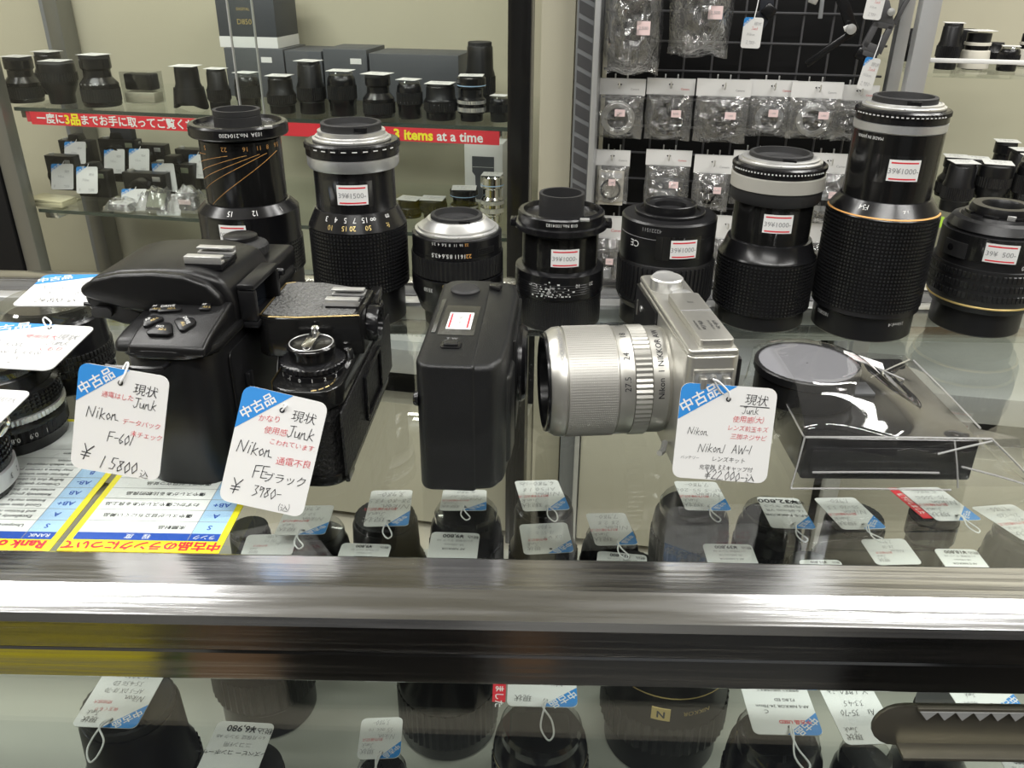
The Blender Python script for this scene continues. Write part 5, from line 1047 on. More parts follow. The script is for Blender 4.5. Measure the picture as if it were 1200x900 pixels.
flat_tag('upside-down handwritten tag reading 1,980 left of the lock bar', (953, 804), (1019, 802), (992, 873), zl, [('現状', .76, .12, .10, 'ink'), ('Junk', .78, .24, .08, 'ink'), ('AI 35-70', .5, .52, .10, 'ink'), ('3.3-4.5', .5, .68, .09, 'ink'), ('¥ 1,980-込', .5, .9, .12, 'ink')], 0, blue=False)
flat_tag('upside-down tag with a blue corner above the lock bar', (1098, 790), (1172, 788), (1123, 833), zl, [('現状', .76, .16, .13, 'ink'), ('Junk', .70, .40, .10, 'ink'), ('作動よし', .45, .48, .09, 'redink'), ('Nikon', .36, .68, .13, 'ink')], 0)
# ------------------------------------------------------------------ lenses in the left cabinet, upper shelf
def shelf_lens(label, u, vt, vb, w, z, kind, group, card=None, vbD=None, D=None, **kw):
    D = D or 1.62; p = PBK(u, vb, D); c = bgp(p.dot(BX), D, z + .0003); r = w/2/FP*depth(c)*wide(c); top = PBK(u, vt, D - r*.2); h = max(.03, top.z - G - z)
    t = mini_lens('camera_lens', label, c, -PB, r, h, kind, group, n=32, **kw)
    if card:
        cw = min(.05, r*1.7); o = MB(); o.box(-cw/2, cw/2, -cw*.42, cw*.42, 0, .0006, 'white'); o.text('中古品 ¥', cw*.16, 'greyink', T(0, cw*.12, .0008, PI)); o.text('AF-S', cw*.13, 'greyink', T(0, -cw*.15, .0008, PI))
        o = o.build('price_card'); o.location = c + Vector((0, 0, h*(1.045 if kind == 'round' else 1.012)+.0006)); o.rotation_euler = (0, 0, -PB + random.uniform(-.2, .2)); tag(o, card, 'price card', 'price cards lying on shelf lenses')
    return t
GU = 'lenses on the upper shelf of the left cabinet'
def PC(d): return 'white price card on top of the ' + d
for (lab, cd_, u, vt, vb, w_, kind, D, kw) in [
    ('bottle-shaped black lens at the left end of the upper cabinet shelf', 'bottle-shaped lens at the left end', 33, 68, 124, 45, 'waist', 1.62, {}),
    ('black lens standing behind the two leftmost lenses of the upper shelf', 'lens behind the two leftmost lenses', 66, 62, 113, 38, 'zoom', 1.74, {}),
    ('wide-topped black lens on a narrow silver foot, upper shelf left', 'wide-topped lens on a narrow foot', 75, 73, 120, 46, 'flare', 1.62, {}),
    ('tiered black lens with a small white label, upper shelf left', 'tiered lens by the cabinet post', 122, 66, 127, 47, 'waist', 1.61, {'extra': 'scale'}),
    ('black lens with a petal hood pointing down, upper shelf', 'lens with the petal hood', 225, 79, 128, 42, 'hood', 1.61, {}),
    ('slim black lens just right of the petal hood lens', 'slim lens right of the petal hood', 259, 82, 127, 27, 'zoom', 1.61, {}),
    ('small lens behind the tube of the orange-lined lens', 'small lens above the orange-lined lens', 293, 88, 127, 29, 'round', 1.61, {}),
    ('short lens with two labels left of the tallest zoom-shaped one', 'short lens with two labels', 332, 90, 132, 33, 'zoom', 1.61, {}),
    ('tall dark zoom lens in front of the charcoal boxes', 'tall dark zoom by the charcoal boxes', 367, 73, 133, 32, 'zoom', 1.62, {}),
    ('lens with reddish reflections right of the tall dark zoom', 'lens right of the tall dark zoom', 403, 86, 134, 33, 'round', 1.61, {}),
    ('wide ribbed lens in front of the long charcoal box', 'wide ribbed lens by the long box', 445, 88, 136, 37, 'waist', 1.61, {}),
    ('small lens with white engraving in front of the long charcoal box', 'small engraved lens by the long box', 481, 96, 137, 29, 'round', 1.61, {'extra': 'scale'}),
    ('squat lens with rows of markings near the black cabinet post', 'squat lens with rows of markings', 517, 99, 139, 38, 'zoom', 1.61, {'extra': 'scale'}),
    ('black lens with a white band in front of the tallest telephoto', 'lens in front of the telephoto', 553, 90, 141, 33, 'cine', 1.61, {}),
    ('tiny black lens next to the black cabinet post', 'tiny lens next to the black post', 585, 114, 141, 22, 'round', 1.61, {}),
    ('tallest telephoto lens standing at the right of the upper shelf', None, 563, 50, 134, 34, 'zoom', 1.72, {})]:
    shelf_lens(lab, u, vt, vb, w_, ZU, kind, GU, PC(cd_) if cd_ else None, D=D, **kw)
def bg_box(name, label, cat, u0, u1, vt, D, z, dep, m, extra=None, group=None):
    s0, s1 = sx(u0, vt, D), sx(u1, vt, D); h = PBK((u0+u1)/2, vt, D).z - G - z
    t = thing(name, label, cat, bgp((s0+s1)/2, D, z+.0003), -PB, group); W = s1-s0
    MB().box(-W/2, W/2, 0, dep, 0, h, m, .001).build('carton', t)
    if extra: extra(t, W, h, dep)
    return t
fx = lambda x, z, y=-.0006: Matrix.Translation((x, y, z)) @ Matrix.Rotation(PI/2, 4, 'X')
def ex_label(t, W, h, d): MB().box(W*.12, W*.12+.024, -.0005, 0, h*.72, h*.72+.011, 'white').build('label', t)
DB = 1.79
lo = bg_box('lens_carton', 'black lens carton under the yellow-lettered box, upper shelf', 'carton', 262, 331, 57, DB, ZU, .12, 'greybox', ex_label, 'boxes at the back of the upper shelf')
zt_ = PBK(296, 57, DB).z - G
def ex_yel(t, W, h, d):
    MB().box(-W/2-.0005, W/2+.0005, -.0006, d, 0.0005, .022, 'white').build('white_band', t); m_ = MB(); m_.text('D850', .015, 'gold', fx(-.004, h*.42), .0); m_.text('DIGITAL', .008, 'gold', fx(-.004, h*.62)); m_.box(W*.05, W*.05+.02, -.0006, 0, h*.8, h*.8+.009, 'white'); m_.build('lettering', t)
bg_box('camera_carton', 'big black carton with yellow lettering and a white band on top', 'carton', 249, 318, -18, DB+.01, zt_, .11, 'bigbox', ex_yel, 'boxes at the back of the upper shelf')
bg_box('lens_carton', 'charcoal carton behind the slim and small lenses', 'carton', 333, 376, 60, DB, ZU, .12, 'greybox', None, 'boxes at the back of the upper shelf')
bg_box('lens_carton', 'charcoal carton with a white label left of the long one', 'carton', 378, 429, 58, DB, ZU, .12, 'greybox', ex_label, 'boxes at the back of the upper shelf')
bg_box('lens_carton', 'long charcoal carton left of the tall telephoto', 'carton', 432, 537, 64, DB, ZU, .12, 'greybox', None, 'boxes at the back of the upper shelf')
p = bgp(sx(167, 100, 1.66), 1.66, ZU); t = thing('boxed_filter', 'clear box holding a crinkled dark pouch, upper shelf', 'box', p, -PB)
hb = PBK(167, 83, 1.66).z - G - ZU
MB().box(-.036, .036, -.02, .02, .0003, hb, 'clearcap', .002).build('clear_box', t); MB().box(-.031, .031, -.015, .015, hb*.42, hb*.93, 'black', .004).build('dark_pouch', t); MB().box(-.033, .033, -.017, .017, .002, hb*.36, 'cream', .002).build('card_stand', t)
# the red notice along the shelf edge
b0, b1 = sx(36, 140, 1.545), sx(585, 158, 1.545); zt0 = ZU - .0068; bh = .0245
t = thing('shelf_notice', 'long red notice with white and yellow lettering along the cabinet shelf', 'sign', bgp((b0+b1)/2, 1.546, zt0-bh), -PB); W = b1-b0
m = MB(); m.box(-W/2, W/2, 0, .001, 0, bh, 'red'); m.box(-W/2-.012, -W/2-.004, .004, .005, .004, bh, 'redink')
def seg(txt, x, size, mm, off=.022):
    vs, fs, x0, x1 = glyphs(txt, off); m.text(txt, size, mm, fx(x, bh*.5), off, 'l'); return x + (x1-x0)*size + size*.12
x = -W/2 + .014; x = seg('一度に', x, .0205, 'paper'); x = seg('3品', x, .0235, 'yellow', .035); x = seg('までお手に取ってご覧ください', x, .0205, 'paper')
xe = W/2 - .030; ws = glyphs('at a time', .02); wl = (ws[3]-ws[2])*.0245; xi = xe-wl; seg('at a time', xi, .0245, 'paper'); wi = glyphs('3 items', .035); wil = (wi[3]-wi[2])*.0255; seg('3 items', xi-wil-.007, .0255, 'yellow', .035)
wc = glyphs('You can take', .02); seg('You can take', xi-wil-.007-(wc[3]-wc[2])*.0245-.012, .0245, 'paper'); m.build('notice_strip', t)
# ------------------------------------------------------------------ lower shelf of the left cabinet: cameras with tags
def bg_camera(label, u, v, w_, h_, D, m='black', kind='slr', z=None):
    c = PBK(u, v, D); k = depth(c)/FP; W, H = w_*k*1.25, h_*k*1.3; zz = c.z - G - H/2 if z is None else z
    t = thing('used_camera', label, 'camera', bgp(c.dot(BX), D, zz), -PB, 'used cameras on the lower cabinet shelf')
    q = MB(); q.extr(rpoly(-W/2, W/2, 0, .03, .006), 0, H*.8, m, .002); q.build('body', t)
    if kind == 'slr': MB().extr([(-W*.2, H*.75), (W*.2, H*.75), (W*.13, H), (-W*.13, H)], .002, .03, m, .002, XZ).build('prism_housing', t)
    LR = min(W*.24, H*.34)
    MB().lathe([(LR, 0), (LR, .012), (LR*.9, .024), (LR*.7, .024), (LR*.6, .02), (.0004, .018)], 'satin', 28, MR(0, 0, H*.38, 'X', PI/2)).build('lens', t)
    MB().box(W*.22, W*.40, -.0008, .001, H*.58, H*.72, 'lcd' if kind == 'slr' else 'steel', .0005).build('flash_window', t)
    MB().lathe([(W*.08, 0), (W*.08, .004), (.0004, .0045)], 'steel', 20, T(-W*.34, .015, H*.8)).build('shutter_dial', t)
    return t
rz_ = ZL
ris2 = bg_box('display_riser', 'black display riser at the back of the lower cabinet shelf', 'riser', 90, 240, 197, 1.80, ZL, .05, 'darkpanel')
rz2 = PBK(150, 197, 1.80).z - G
for lab, u, v, w_, h_, D, m, k, z in [
    ('camera behind the uppermost left tag, lower cabinet shelf', 89, 182, 34, 26, 1.808, 'black', 'slr', rz2+.0005),
    ('brownish-fronted camera behind the leftmost tag', 74, 215, 30, 38, 1.70, 'black', 'compact', None),
    ('camera under the third tag, in front of the black riser', 108, 215, 34, 30, 1.66, 'black', 'slr', None),
    ('camera topped with a black pouch at the back of the lower shelf', 137, 172, 40, 30, 1.808, 'black', 'slr', rz2+.0005),
    ('silver-topped camera right of the black pouch camera', 172, 178, 36, 26, 1.808, 'black', 'compact', rz2+.0005),
    ('camera with a light flash window in the middle of the lower shelf', 170, 224, 44, 30, 1.66, 'black', 'compact', rz_+.0005),
    ('camera behind the lower middle tag with a pale cover', 203, 210, 42, 34, 1.72, 'black', 'slr', rz_+.0005),
    ('dark camera with a red dot partly behind the orange-lined lens', 228, 208, 34, 44, 1.772, 'black', 'compact', rz_+.0005)]:
    cc = bg_camera(lab, u, v, w_, h_, D, m, k, z)
    if z is None: cc.location.z = G + ZL + .0004; 
cc = bpy.data.objects['used_camera.001']; 
o = bg_box('camera_pouch', 'black drawstring pouch on a camera at the back of the lower shelf', 'pouch', 128, 152, 149, 1.812, rz2+.054, .02, 'jacket'); 
def up_tag(label, u, v, w_, h_, D, skew=0, lean=0.15):
    rot, c, W, H = fit_card((u-w_/2+skew, v-h_/2), (u+w_/2+skew, v-h_/2), (u-w_/2-skew, v+h_/2), PBK(u, v, D), -BY + Vector((0, 0, lean)))
    t = thing('price_tag', label, 'price tag', c, 0, 'tags on the cameras in the left cabinet', rot); mb = MB(); printed_card(mb, W, H, .0004); card_face(mb, W, H, [('現状', .7, .3, .1, 'greyink'), ('Nikon', .45, .5, .1, 'greyink'), ('¥', .15, .88, .12, 'greyink'), ('9,800', .7, .88, .1, 'greyink')], tri=(.5, .3), hole=None); mb.build('card', t)
    s_ = MB(); s_.tube([(0, H*.42, .0003), (.001, H*.62, -.004)], .0007, 'string', 5); s_.build('string', t)
    return t
for lab, u, v, w_, h_, D, sk, ln in [('tag highest at the left of the lower cabinet shelf', 88, 179, 25, 26, 1.775, 0, .4), ('leftmost tag on the lower cabinet shelf above the gold box', 73, 207, 26, 30, 1.655, 0, .4), ('tag right of the leftmost one on the lower cabinet shelf', 102, 211, 25, 31, 1.615, 2, .4),
        ('tilted tag under the black drawstring pouch', 134, 189, 24, 27, 1.775, -4, .4), ('tag right of the tilted one under the pouch', 163, 188, 24, 27, 1.775, 2, .4), ('tag on the pale-covered camera above the screen gadget', 193, 208, 26, 33, 1.685, -2, .1),
        ('tag lying askew above the bagged white gadget', 157, 234, 30, 24, 1.60, 4, .5), ('tag lying askew behind the screen gadget', 198, 240, 28, 24, 1.60, 4, .5), ('tag cut off by the orange-lined lens', 231, 195, 20, 28, 1.74, 0, .4)]:
    up_tag(lab, u, v, w_, h_, D, sk, ln)
t = bg_box('gold_box', 'small champagne coloured box standing at the left of the lower shelf', 'box', 57, 89, 236, 1.63, ZL, .02, 'goldbox', lambda t, W, h, d: MB().box(-W*.35, W*.35, -.0006, 0, h*.5, h*.56, 'gold').build('gold_line', t))
t = thing('leather_wallet', 'flat pale gold wallet lying at the front of the lower shelf', 'wallet', bgp(sx(67, 258, 1.59), 1.59, ZL+.0003), -PB)
MB().extr(rpoly(-.042, .040, -.026, .026, .004), 0, .008, 'goldbox', .002).build('wallet_base', t); MB().extr(rpoly(-.041, .039, -.025, .025, .004), .0085, .014, 'goldbox', .002, Matrix.Rotation(R(3), 4, 'Y')).build('wallet_flap', t)
def film_bag(label, s, D, z, W, Dp, H, m='film', name='plastic_bag', seed=1):
    t = thing(name, label, 'bag', bgp(s, D, z+.0006), -PB, 'clear bags on the lower cabinet shelf'); rr = random.Random(seed); vs = []; fs = []; NX = 14; NY = 10
    for j in range(NY+1):
        for i in range(NX+1):
            a, b_ = -1+2*i/NX, -1+2*j/NY; e = max(abs(a), abs(b_)); z_ = H*max(0, 1-e**3)*(.75+.35*rr.random()) + .001; vs.append((a*W/2*(1+.05*rr.uniform(-1, 1)), b_*Dp/2, z_))
    for j in range(NY):
        for i in range(NX): fs.append((j*(NX+1)+i, j*(NX+1)+i+1, (j+1)*(NX+1)+i+1, (j+1)*(NX+1)+i))
    MB().add(vs, fs, m).build('bag_film', t, 60); return t
s1 = sx(147, 255, 1.585); t = thing('white_gadget', 'flat white and black gadget in a clear bag, lower shelf front', 'gadget', bgp(s1, 1.585, ZL+.0006), -PB); MB().box(-.024, .024, -.018, .018, 0, .012, 'black', .003).build('body', t); MB().box(-.02, .02, -.016, .012, .0122, .0145, 'white', .001).build('white_cover', t)
film_bag('clear bag around the flat white gadget', s1, 1.585, ZL, .066, .06, .024, seed=2)
s2 = sx(188, 250, 1.60); t = thing('screen_gadget', 'small black gadget with a greenish screen in a clear bag', 'gadget', bgp(s2, 1.60, ZL+.0006), -PB); MB().extr([(-.014, 0), (.014, 0), (.020, .034), (.012, .036)], -.026, .026, 'black', .002, YZ).build('body', t)
pl_ = MB(); pl_.add([(-.020, -.0125, .007), (.020, -.0125, .007), (.020, .0085, .032), (-.020, .0085, .032)], [(0, 1, 2, 3)], 'lcd', Matrix.Translation((0, -.0042, .0008))); pl_.build('screen', t)
film_bag('clear bag around the gadget with a greenish screen', s2, 1.60, ZL, .075, .07, .045, seed=3)
s3 = sx(224, 252, 1.61); t = thing('viewfinder_part', 'small black camera part with a pink label in a clear bag', 'camera part', bgp(s3, 1.61, ZL+.0006), -PB); MB().box(-.018, .018, -.014, .014, 0, .028, 'black', .004).lathe([(.011, .028), (.011, .034), (.0004, .034)], 'satin', 24).build('body', t); MB().box(-.015, .012, -.0148, -.014, .014, .024, 'pink').build('label', t)
film_bag('clear bag with a pink label beside the orange-lined lens', s3, 1.61, ZL, .07, .066, .048, seed=4)
# cine lenses and small lenses at the right of the lower shelf
GL = 'lenses at the right end of the lower cabinet shelf'
for lab, cd_, u, vt, w_, kind, D, kw in [('small dark lens seen right of the 1500 yen zoom', 'small lens right of the 1500 yen zoom', 482, 234, 30, 'zoom', 1.66, {}), ('flared dark lens with a white card seen above the autofocus lens', 'flared lens above the autofocus lens', 509, 234, 32, 'flare', 1.66, {}),
        ('short lens with blue and white bands above the autofocus lens', 'blue-banded short lens', 545, 222, 33, 'cine', 1.67, {}), ('tall bright metal cine lens with geared rings by the black post', 'tall metal cine lens', 577, 206, 27, 'cine', 1.66, {'sub': 'bright'})]:
    shelf_lens(lab, u, vt, 285, w_, ZL, kind, GL, PC(cd_), D=D, **kw)
def ex_pic(t, W, h, d):
    q = MB(); q.add([(x_, -.0006, z_) for x_, z_ in [(-W*.20, h*.05), (W*.14, h*.05), (W*.18, h*.45), (W*.28, h*.52), (W*.28, h*.78), (-W*.30, h*.78), (-W*.30, h*.52), (-W*.22, h*.45)]], [tuple(range(8))], 'greybox'); q.box(-W*.29, W*.27, -.0009, -.0004, h*.60, h*.605, 'offwhite');  q.build('printed_picture', t)
bg_box('lens_carton', 'white carton printed with a dark lens, behind the cine lenses', 'carton', 544, 589, 168, 1.80, ZL, .06, 'white', ex_pic)
# ------------------------------------------------------------------ the right shelves
GR = 'lenses on the upper right shelf'
for lab, cd_, u, vt, vb, w_, kind, D, kw in [('dark lens seen between the two aluminium posts', None, 1064, 34, 80, 22, 'zoom', 1.72, {}), ('tall black lens at the left end of the upper right shelf', 'tall lens left on the right shelf', 1107, 28, 79, 28, 'zoom', 1.60, {}), ('lens with an ivory hood on the upper right shelf', 'lens with the ivory hood', 1139, 37, 80, 38, 'bare', 1.61, {'extra': 'white_hood'}),
        ('dark lens half hidden behind the ivory hood lens', None, 1124, 34, 78, 26, 'flare', 1.74, {}), ('short clear-capped lens right of the ivory hood lens', 'short clear-capped lens on the right shelf', 1178, 56, 83, 26, 'round', 1.60, {}), ('small dark lens behind the short clear-capped one', None, 1160, 50, 80, 26, 'zoom', 1.72, {}), ('ivory and black lens cut off by the right edge of the photo', None, 1199, 38, 80, 28, 'bare', 1.68, {'extra': 'white_hood'})]:
    shelf_lens(lab, u, vt, vb, w_, RZU, kind, GR, PC(cd_) if cd_ else None, D=D, **kw)
GQ = 'lenses crowded on the lower right shelf'
for lab, cd_, u, vt, w_, kind, D in [('reddish-banded lens just right of the tallest zoom', 'reddish-banded lens by the tallest zoom', 1114, 191, 38, 'zoom', 1.60), ('lens behind the reddish-banded one', 'lens behind the reddish-banded one', 1104, 184, 34, 'waist', 1.71), ('lens between the reddish-banded and the plain capped one', 'lens between two front right ones', 1129, 186, 32, 'zoom', 1.72), ('plain broad lens with a small badge above the kit zoom', 'plain broad lens with a small badge', 1153, 192, 42, 'flare', 1.60),
        ('hunched dark lens at the back of the lower right shelf', 'hunched lens at the back right', 1157, 166, 34, 'waist', 1.82), ('ribbed lens behind the plain broad one', 'ribbed lens behind the plain broad one', 1179, 176, 36, 'zoom', 1.71), ('dark lens at the far back near the right edge', 'dark lens at the far back right', 1192, 165, 30, 'round', 1.84), ('tall clear-capped lens at the right edge above the kit zoom', 'tall clear-capped lens at the right edge', 1194, 186, 36, 'round', 1.60)]:
    shelf_lens(lab, u, vt, 255, w_, RZL, kind, GQ, PC(cd_), D=D)
t = thing('price_sign', 'small lime green price sign on the lower right shelf edge', 'sign', bgp(sx(1100, 241, 1.518), 1.519, RZL-.011), -PB); m = MB(); m.box(-.014, .014, 0, .0012, 0, .018, 'green'); m.text('Sony', .006, 'ink', fx(-.001, .012)); m.text('E', .006, 'paper', fx(.004, .005), .02); m.build('sign_card', t)
# baskets behind the counter, seen through the glass
m = MB()
def basket(label, u, v, D):
    p_ = PBK(u, v, D); t = thing('plastic_basket', label, 'basket', bgp(p_.dot(BX), D, -.4895), -PB, 'white baskets behind the counter'); q = MB(); h = .085
    for (a0, a1, b0, b1) in ((-.07, .07, 0, .004), (-.07, .07, .116, .12), (-.07, -.066, .004, .116), (.066, .07, .004, .116)):
        q.box(a0, a1, b0, b1, 0, .012, 'white'); q.box(a0, a1, b0, b1, h-.014, h, 'white'); q.box(a0, a1, b0, b1, .038, .046, 'white')
    for k in range(15):
        x_ = -.07+.0097*k; q.box(x_, x_+.004, 0, .0035, .012, h-.014, 'white'); q.box(x_, x_+.004, .1165, .12, .012, h-.014, 'white')
    for k in range(11):
        y_ = .004+.0105*k; q.box(-.07, -.0665, y_, y_+.004, .012, h-.014, 'white'); q.box(.0665, .07, y_, y_+.004, .012, h-.014, 'white')
    q.box(-.068, .068, .002, .118, 0, .003, 'white'); q.build('basket_body', t); MB().box(-.076, .076, -.006, .0, h-.006, h, 'white', .001).build('basket_rim', t)
basket('white perforated basket seen below the autofocus lens', 480, 385, 1.56); basket('white perforated basket seen left of the 1500 yen zoom', 395, 385, 1.56)
# ------------------------------------------------------------------ packets hung on the grid panel
def pillow(mb, W, H, T_, m, seed, back=True, ruff=.35):
    rr = random.Random(seed); NX, NY = 16, 18; vs = []; fs = []
    for j in range(NY+1):
        for i in range(NX+1):
            a, b_ = -1+2*i/NX, j/NY; e = (1-abs(a)**2.5)*(1-abs(2*b_-1)**4); y = -T_*e*(1-ruff+2*ruff*rr.random())
            vs.append((a*W/2*(1+.03*math.sin(b_*9+seed)), y, -b_*H*(1+.02*math.sin(a*5+seed))))
    for j in range(NY):
        for i in range(NX): fs.append((j*(NX+1)+i, (j+1)*(NX+1)+i, (j+1)*(NX+1)+i+1, j*(NX+1)+i+1))
    mb.add(vs, fs, m)
    if back: mb.add([(-W/2, .001, 0), (W/2, .001, 0), (W/2, .001, -H), (-W/2, .001, -H)], [(0, 1, 2, 3)], m)
def ring_item(name, label, cat, loc, r, m, th=.010, inner=.62, tilt=.05):
    t = thing(name, label, cat, loc, -PB); M = MR(0, 0, 0, 'X', PI/2+tilt)
    MB().lathe([(r*inner, 0), (r*.96, 0), (r, .001), (r, th*.55), (r*.9, th*.6), (r*.88, th), (r*inner*1.05, th), (r*inner, th-.001)], m, 40, M, cap0=False, cap1=False).build('ring_body', t)
    MB().lathe([(r*inner*.99, .001), (.0004, .0012)], 'matte', 40, M, cap0=False, cap1=False).build('back_cap', t)
    MB().lathe([(r*inner, .0), (r*inner, th-.001)], 'satin', 40, M, cap0=False, cap1=False).build('inner_thread', t); return t
n_pk = 0
def packet(lab, u0, u1, vt, vh, vb, content, D=1.605, pink=(.62, .4), seed=1, flat=None):
    global n_pk
    n_pk += 1; uc = (u0+u1)/2; c = PBK(uc, vt, D); k = depth(c)/FP; W = (u1-u0)*k; Hh = c.z - PBK(uc, vh, D).z; H = c.z - PBK(uc, vb, D).z
    loc = Vector((c.x, c.y, c.z)); t = thing('parts_packet', 'clear packet holding ' + lab, 'packet', loc, -PB, 'packets hung on the grid panel')
    f = MB(); M = Matrix.Translation((0, 0, -Hh*.9)); g = MB(); pillow(g, W*.98, H-Hh*.9, .023, 'film', seed); f.v = [M @ v for v in g.v]; f.f = g.f; f.m = g.m; f.mats = g.mats; f.build('packet_film', t, 60)
    h = MB(); h.box(-W/2, W/2, -.0022, -.0014, -Hh, 0, 'white', .0); h.box(-W/2, W/2, .0014, .0022, -Hh, 0, 'white', .0); h.box(-W/2, W/2, -.0022, .0022, -.0005, .0003, 'white')
    h.add([(.004*math.cos(q), -.0024, -Hh*.35+.0016*math.sin(q)) for q in [2*PI*i/12 for i in range(12)]], [tuple(range(12))], 'ink')
    h.text('Camera', Hh*.17, 'redink' if seed % 2 else 'greyink', fx(W*.30, -Hh*.62, -.0025), .0); h.build('header_card', t)
    lb = MB(); px_, pz_ = (pink[0]-.5)*W, -Hh-(H-Hh)*pink[1]; lb.box(px_-W*.10, px_+W*.10, -.0275, -.0265, pz_-.006, pz_+.006, 'pink'); lb.text('1,000', .0042, 'greyink', fx(px_, pz_, -.0277)); lb.build('price_label', t)
    hk = MB(); a = loc + Vector((0, 0, -Hh*.28)); R_ = lambda x, y, z: (x, y, z)
    t2 = thing('display_hook', 'wire hook holding ' + lab, 'hook', a, -PB, 'wire hooks on the grid panel'); hk.tube(curve([(0, GD-D-.001, .003), (0, .0, -.001), (0, -.022, -.005), (.001, -.030, -.003), (.001, -.032, .006)], 5), .0013, 'steel', 6); hk.build('hook_wire', t2)
    for s_ in (-.011, .011): MB().box(s_-.0012, s_+.0012, GD-D-.006, GD-D-.002, -.004, .012, 'steel', .0004).build('hook_clip', t2)
    cz = loc + Vector((0, 0, -Hh - (H-Hh)*.52)) - BY*.003
    kind, m_, sc = content; nm = lab
    if kind == 'ring': ring_item('lens_adapter', nm, 'lens adapter', cz, W*sc, m_, .009)
    elif kind == 'cyl':
        q = thing('lens_tube', nm, 'lens part', cz, -PB); MB().lathe([(W*sc, -.016), (W*sc, .010), (W*sc*.85, .014), (W*sc*.85, .016)], m_, 36).build('tube_body', q); MB().lathe([(W*sc*1.02, -.006), (W*sc*1.02, .004)], 'rubber', 60, rib=.0008, cap0=False, cap1=False).build('grip', q)
    elif kind == 'box':
        q = thing('camera_part', nm, 'camera part', cz, -PB); MB().box(-W*.27, W*.27, -.008, .003, -.036, .020, m_, .002).build('part_body', q); MB().box(-W*.2, W*.2, -.0095, -.008, -.03, .0, 'greymetal', .001).build('part_plate', q)
    elif kind == 'card':
        q = thing('filter_ring', nm, 'filter ring', cz + Vector((0, 0, -.006)), -PB); MB().lathe([(W*.24, -.001), (W*.30, -.001), (W*.30, .004), (W*.24, .004), (W*.24, -.001)], m_, 44, MR(0, -.004, 0, 'X', PI/2), cap0=False, cap1=False).build('ring_body', q); MB().box(-W*.36, W*.36, -.001, .0, -.03, .034, 'ivory').box(-W*.3, W*.3, -.0016, -.001, .020, .030, 'offwhite').build('backing_card', q)
for k, a in enumerate([('a bright silver adapter ring at the left of the middle row', 697, 757, 92, 111, 162, ('ring', 'steel', .33)), ('a black ring second from the left in the middle row', 759, 815, 92, 111, 164, ('ring', 'satin', .34)), ('a wide dark ring third from the left in the middle row', 818, 881, 93, 113, 167, ('ring', 'matte', .34)),
        ('a grey ring fourth from the left in the middle row', 880, 934, 94, 113, 160, ('ring', 'greymetal', .30)), ('a silver ring fifth from the left in the middle row', 930, 988, 96, 115, 163, ('ring', 'lightmetal', .33)), ('a dark ring half hidden behind the tallest zoom', 984, 1030, 100, 118, 166, ('ring', 'satin', .3)),
        ('a black filter ring on a cream card', 698, 739, 176, 194, 238, ('card', 'satin', .3)), ('a grey boxy camera part above the CE marked lens', 758, 811, 176, 194, 245, ('box', 'greybox', .3)), ('a short black tube above the CE marked lens', 815, 859, 182, 203, 247, ('cyl', 'satin', .26)),
        ('a dark part hidden behind the cream-banded zoom', 861, 908, 177, 194, 240, ('ring', 'satin', .3)), ('a grey part between the cream-banded and the tallest zoom', 948, 998, 180, 203, 262, ('cyl', 'greymetal', .28)),
        ('a dark part low beside the scuffed lens', 690, 733, 253, 279, 340, ('box', 'satin', .3)), ('a dark part low between the CE lens and the cream-banded zoom', 834, 872, 253, 280, 335, ('ring', 'satin', .3)), ('a dark part low between the cream-banded and the tallest zoom', 946, 984, 262, 285, 345, ('cyl', 'satin', .28))]):
    packet(*a, seed=k+2, D=1.605 if k % 2 else 1.598, pink=(.66 if k % 3 else .55, .36))
def loose_bag(lab, u0, u1, vt, vb, seed, D=1.575):
    uc = (u0+u1)/2; c = PBK(uc, vt, D); k = depth(c)/FP; W = (u1-u0)*k; H = c.z - PBK(uc, vb, D).z; t = thing('plastic_bag', 'crinkled clear bag around ' + lab, 'bag', c, -PB, 'loose bags at the top of the grid panel')
    f = MB(); pillow(f, W, H, .066, 'film', seed, back=False, ruff=.18); pillow(f, W*.9, H, -.036, 'film', seed+5, back=False, ruff=.1); f.build('bag_film', t, 60); m_ = MB(); m_.box(W*.10, W*.32, -.0665, -.0655, -H*.62, -H*.50, 'pink'); m_.text('2,500', .007, 'greyink', fx(W*.21, -H*.56, -.067)); m_.build('price_label', t)
    q = thing('lens_hood', lab, 'lens hood', c + Vector((0, 0, -H*.74)) - BY*.014, -PB); q.scale = (1, .6, 1); r = W*.32; h_ = H*.46
    MB().lathe([(r*.85, 0), (r, .004), (r, h_*.5), (r*.86, h_*.8), (r*.8, h_)], 'gloss', 44, cap1=False).build('hood_body', q); MB().lathe([(r*1.01, h_*.2), (r*1.01, h_*.4)], 'rubber', 60, rib=.001, cap0=False, cap1=False).build('grip_ring', q)
    t2 = thing('display_hook', 'wire hook holding ' + lab, 'hook', c + Vector((0, 0, -.003)), -PB, 'wire hooks on the grid panel'); MB().tube(curve([(0, GD-D-.001, .003), (0, 0, 0), (0, -.02, -.003), (0, -.03, .004)], 5), .0014, 'steel').build('hook_wire', t2)
loose_bag('a big glossy black lens hood at the grid top', 712, 782, -46, 86, 21); loose_bag('a smaller black lens hood at the grid top', 792, 866, -60, 66, 22)
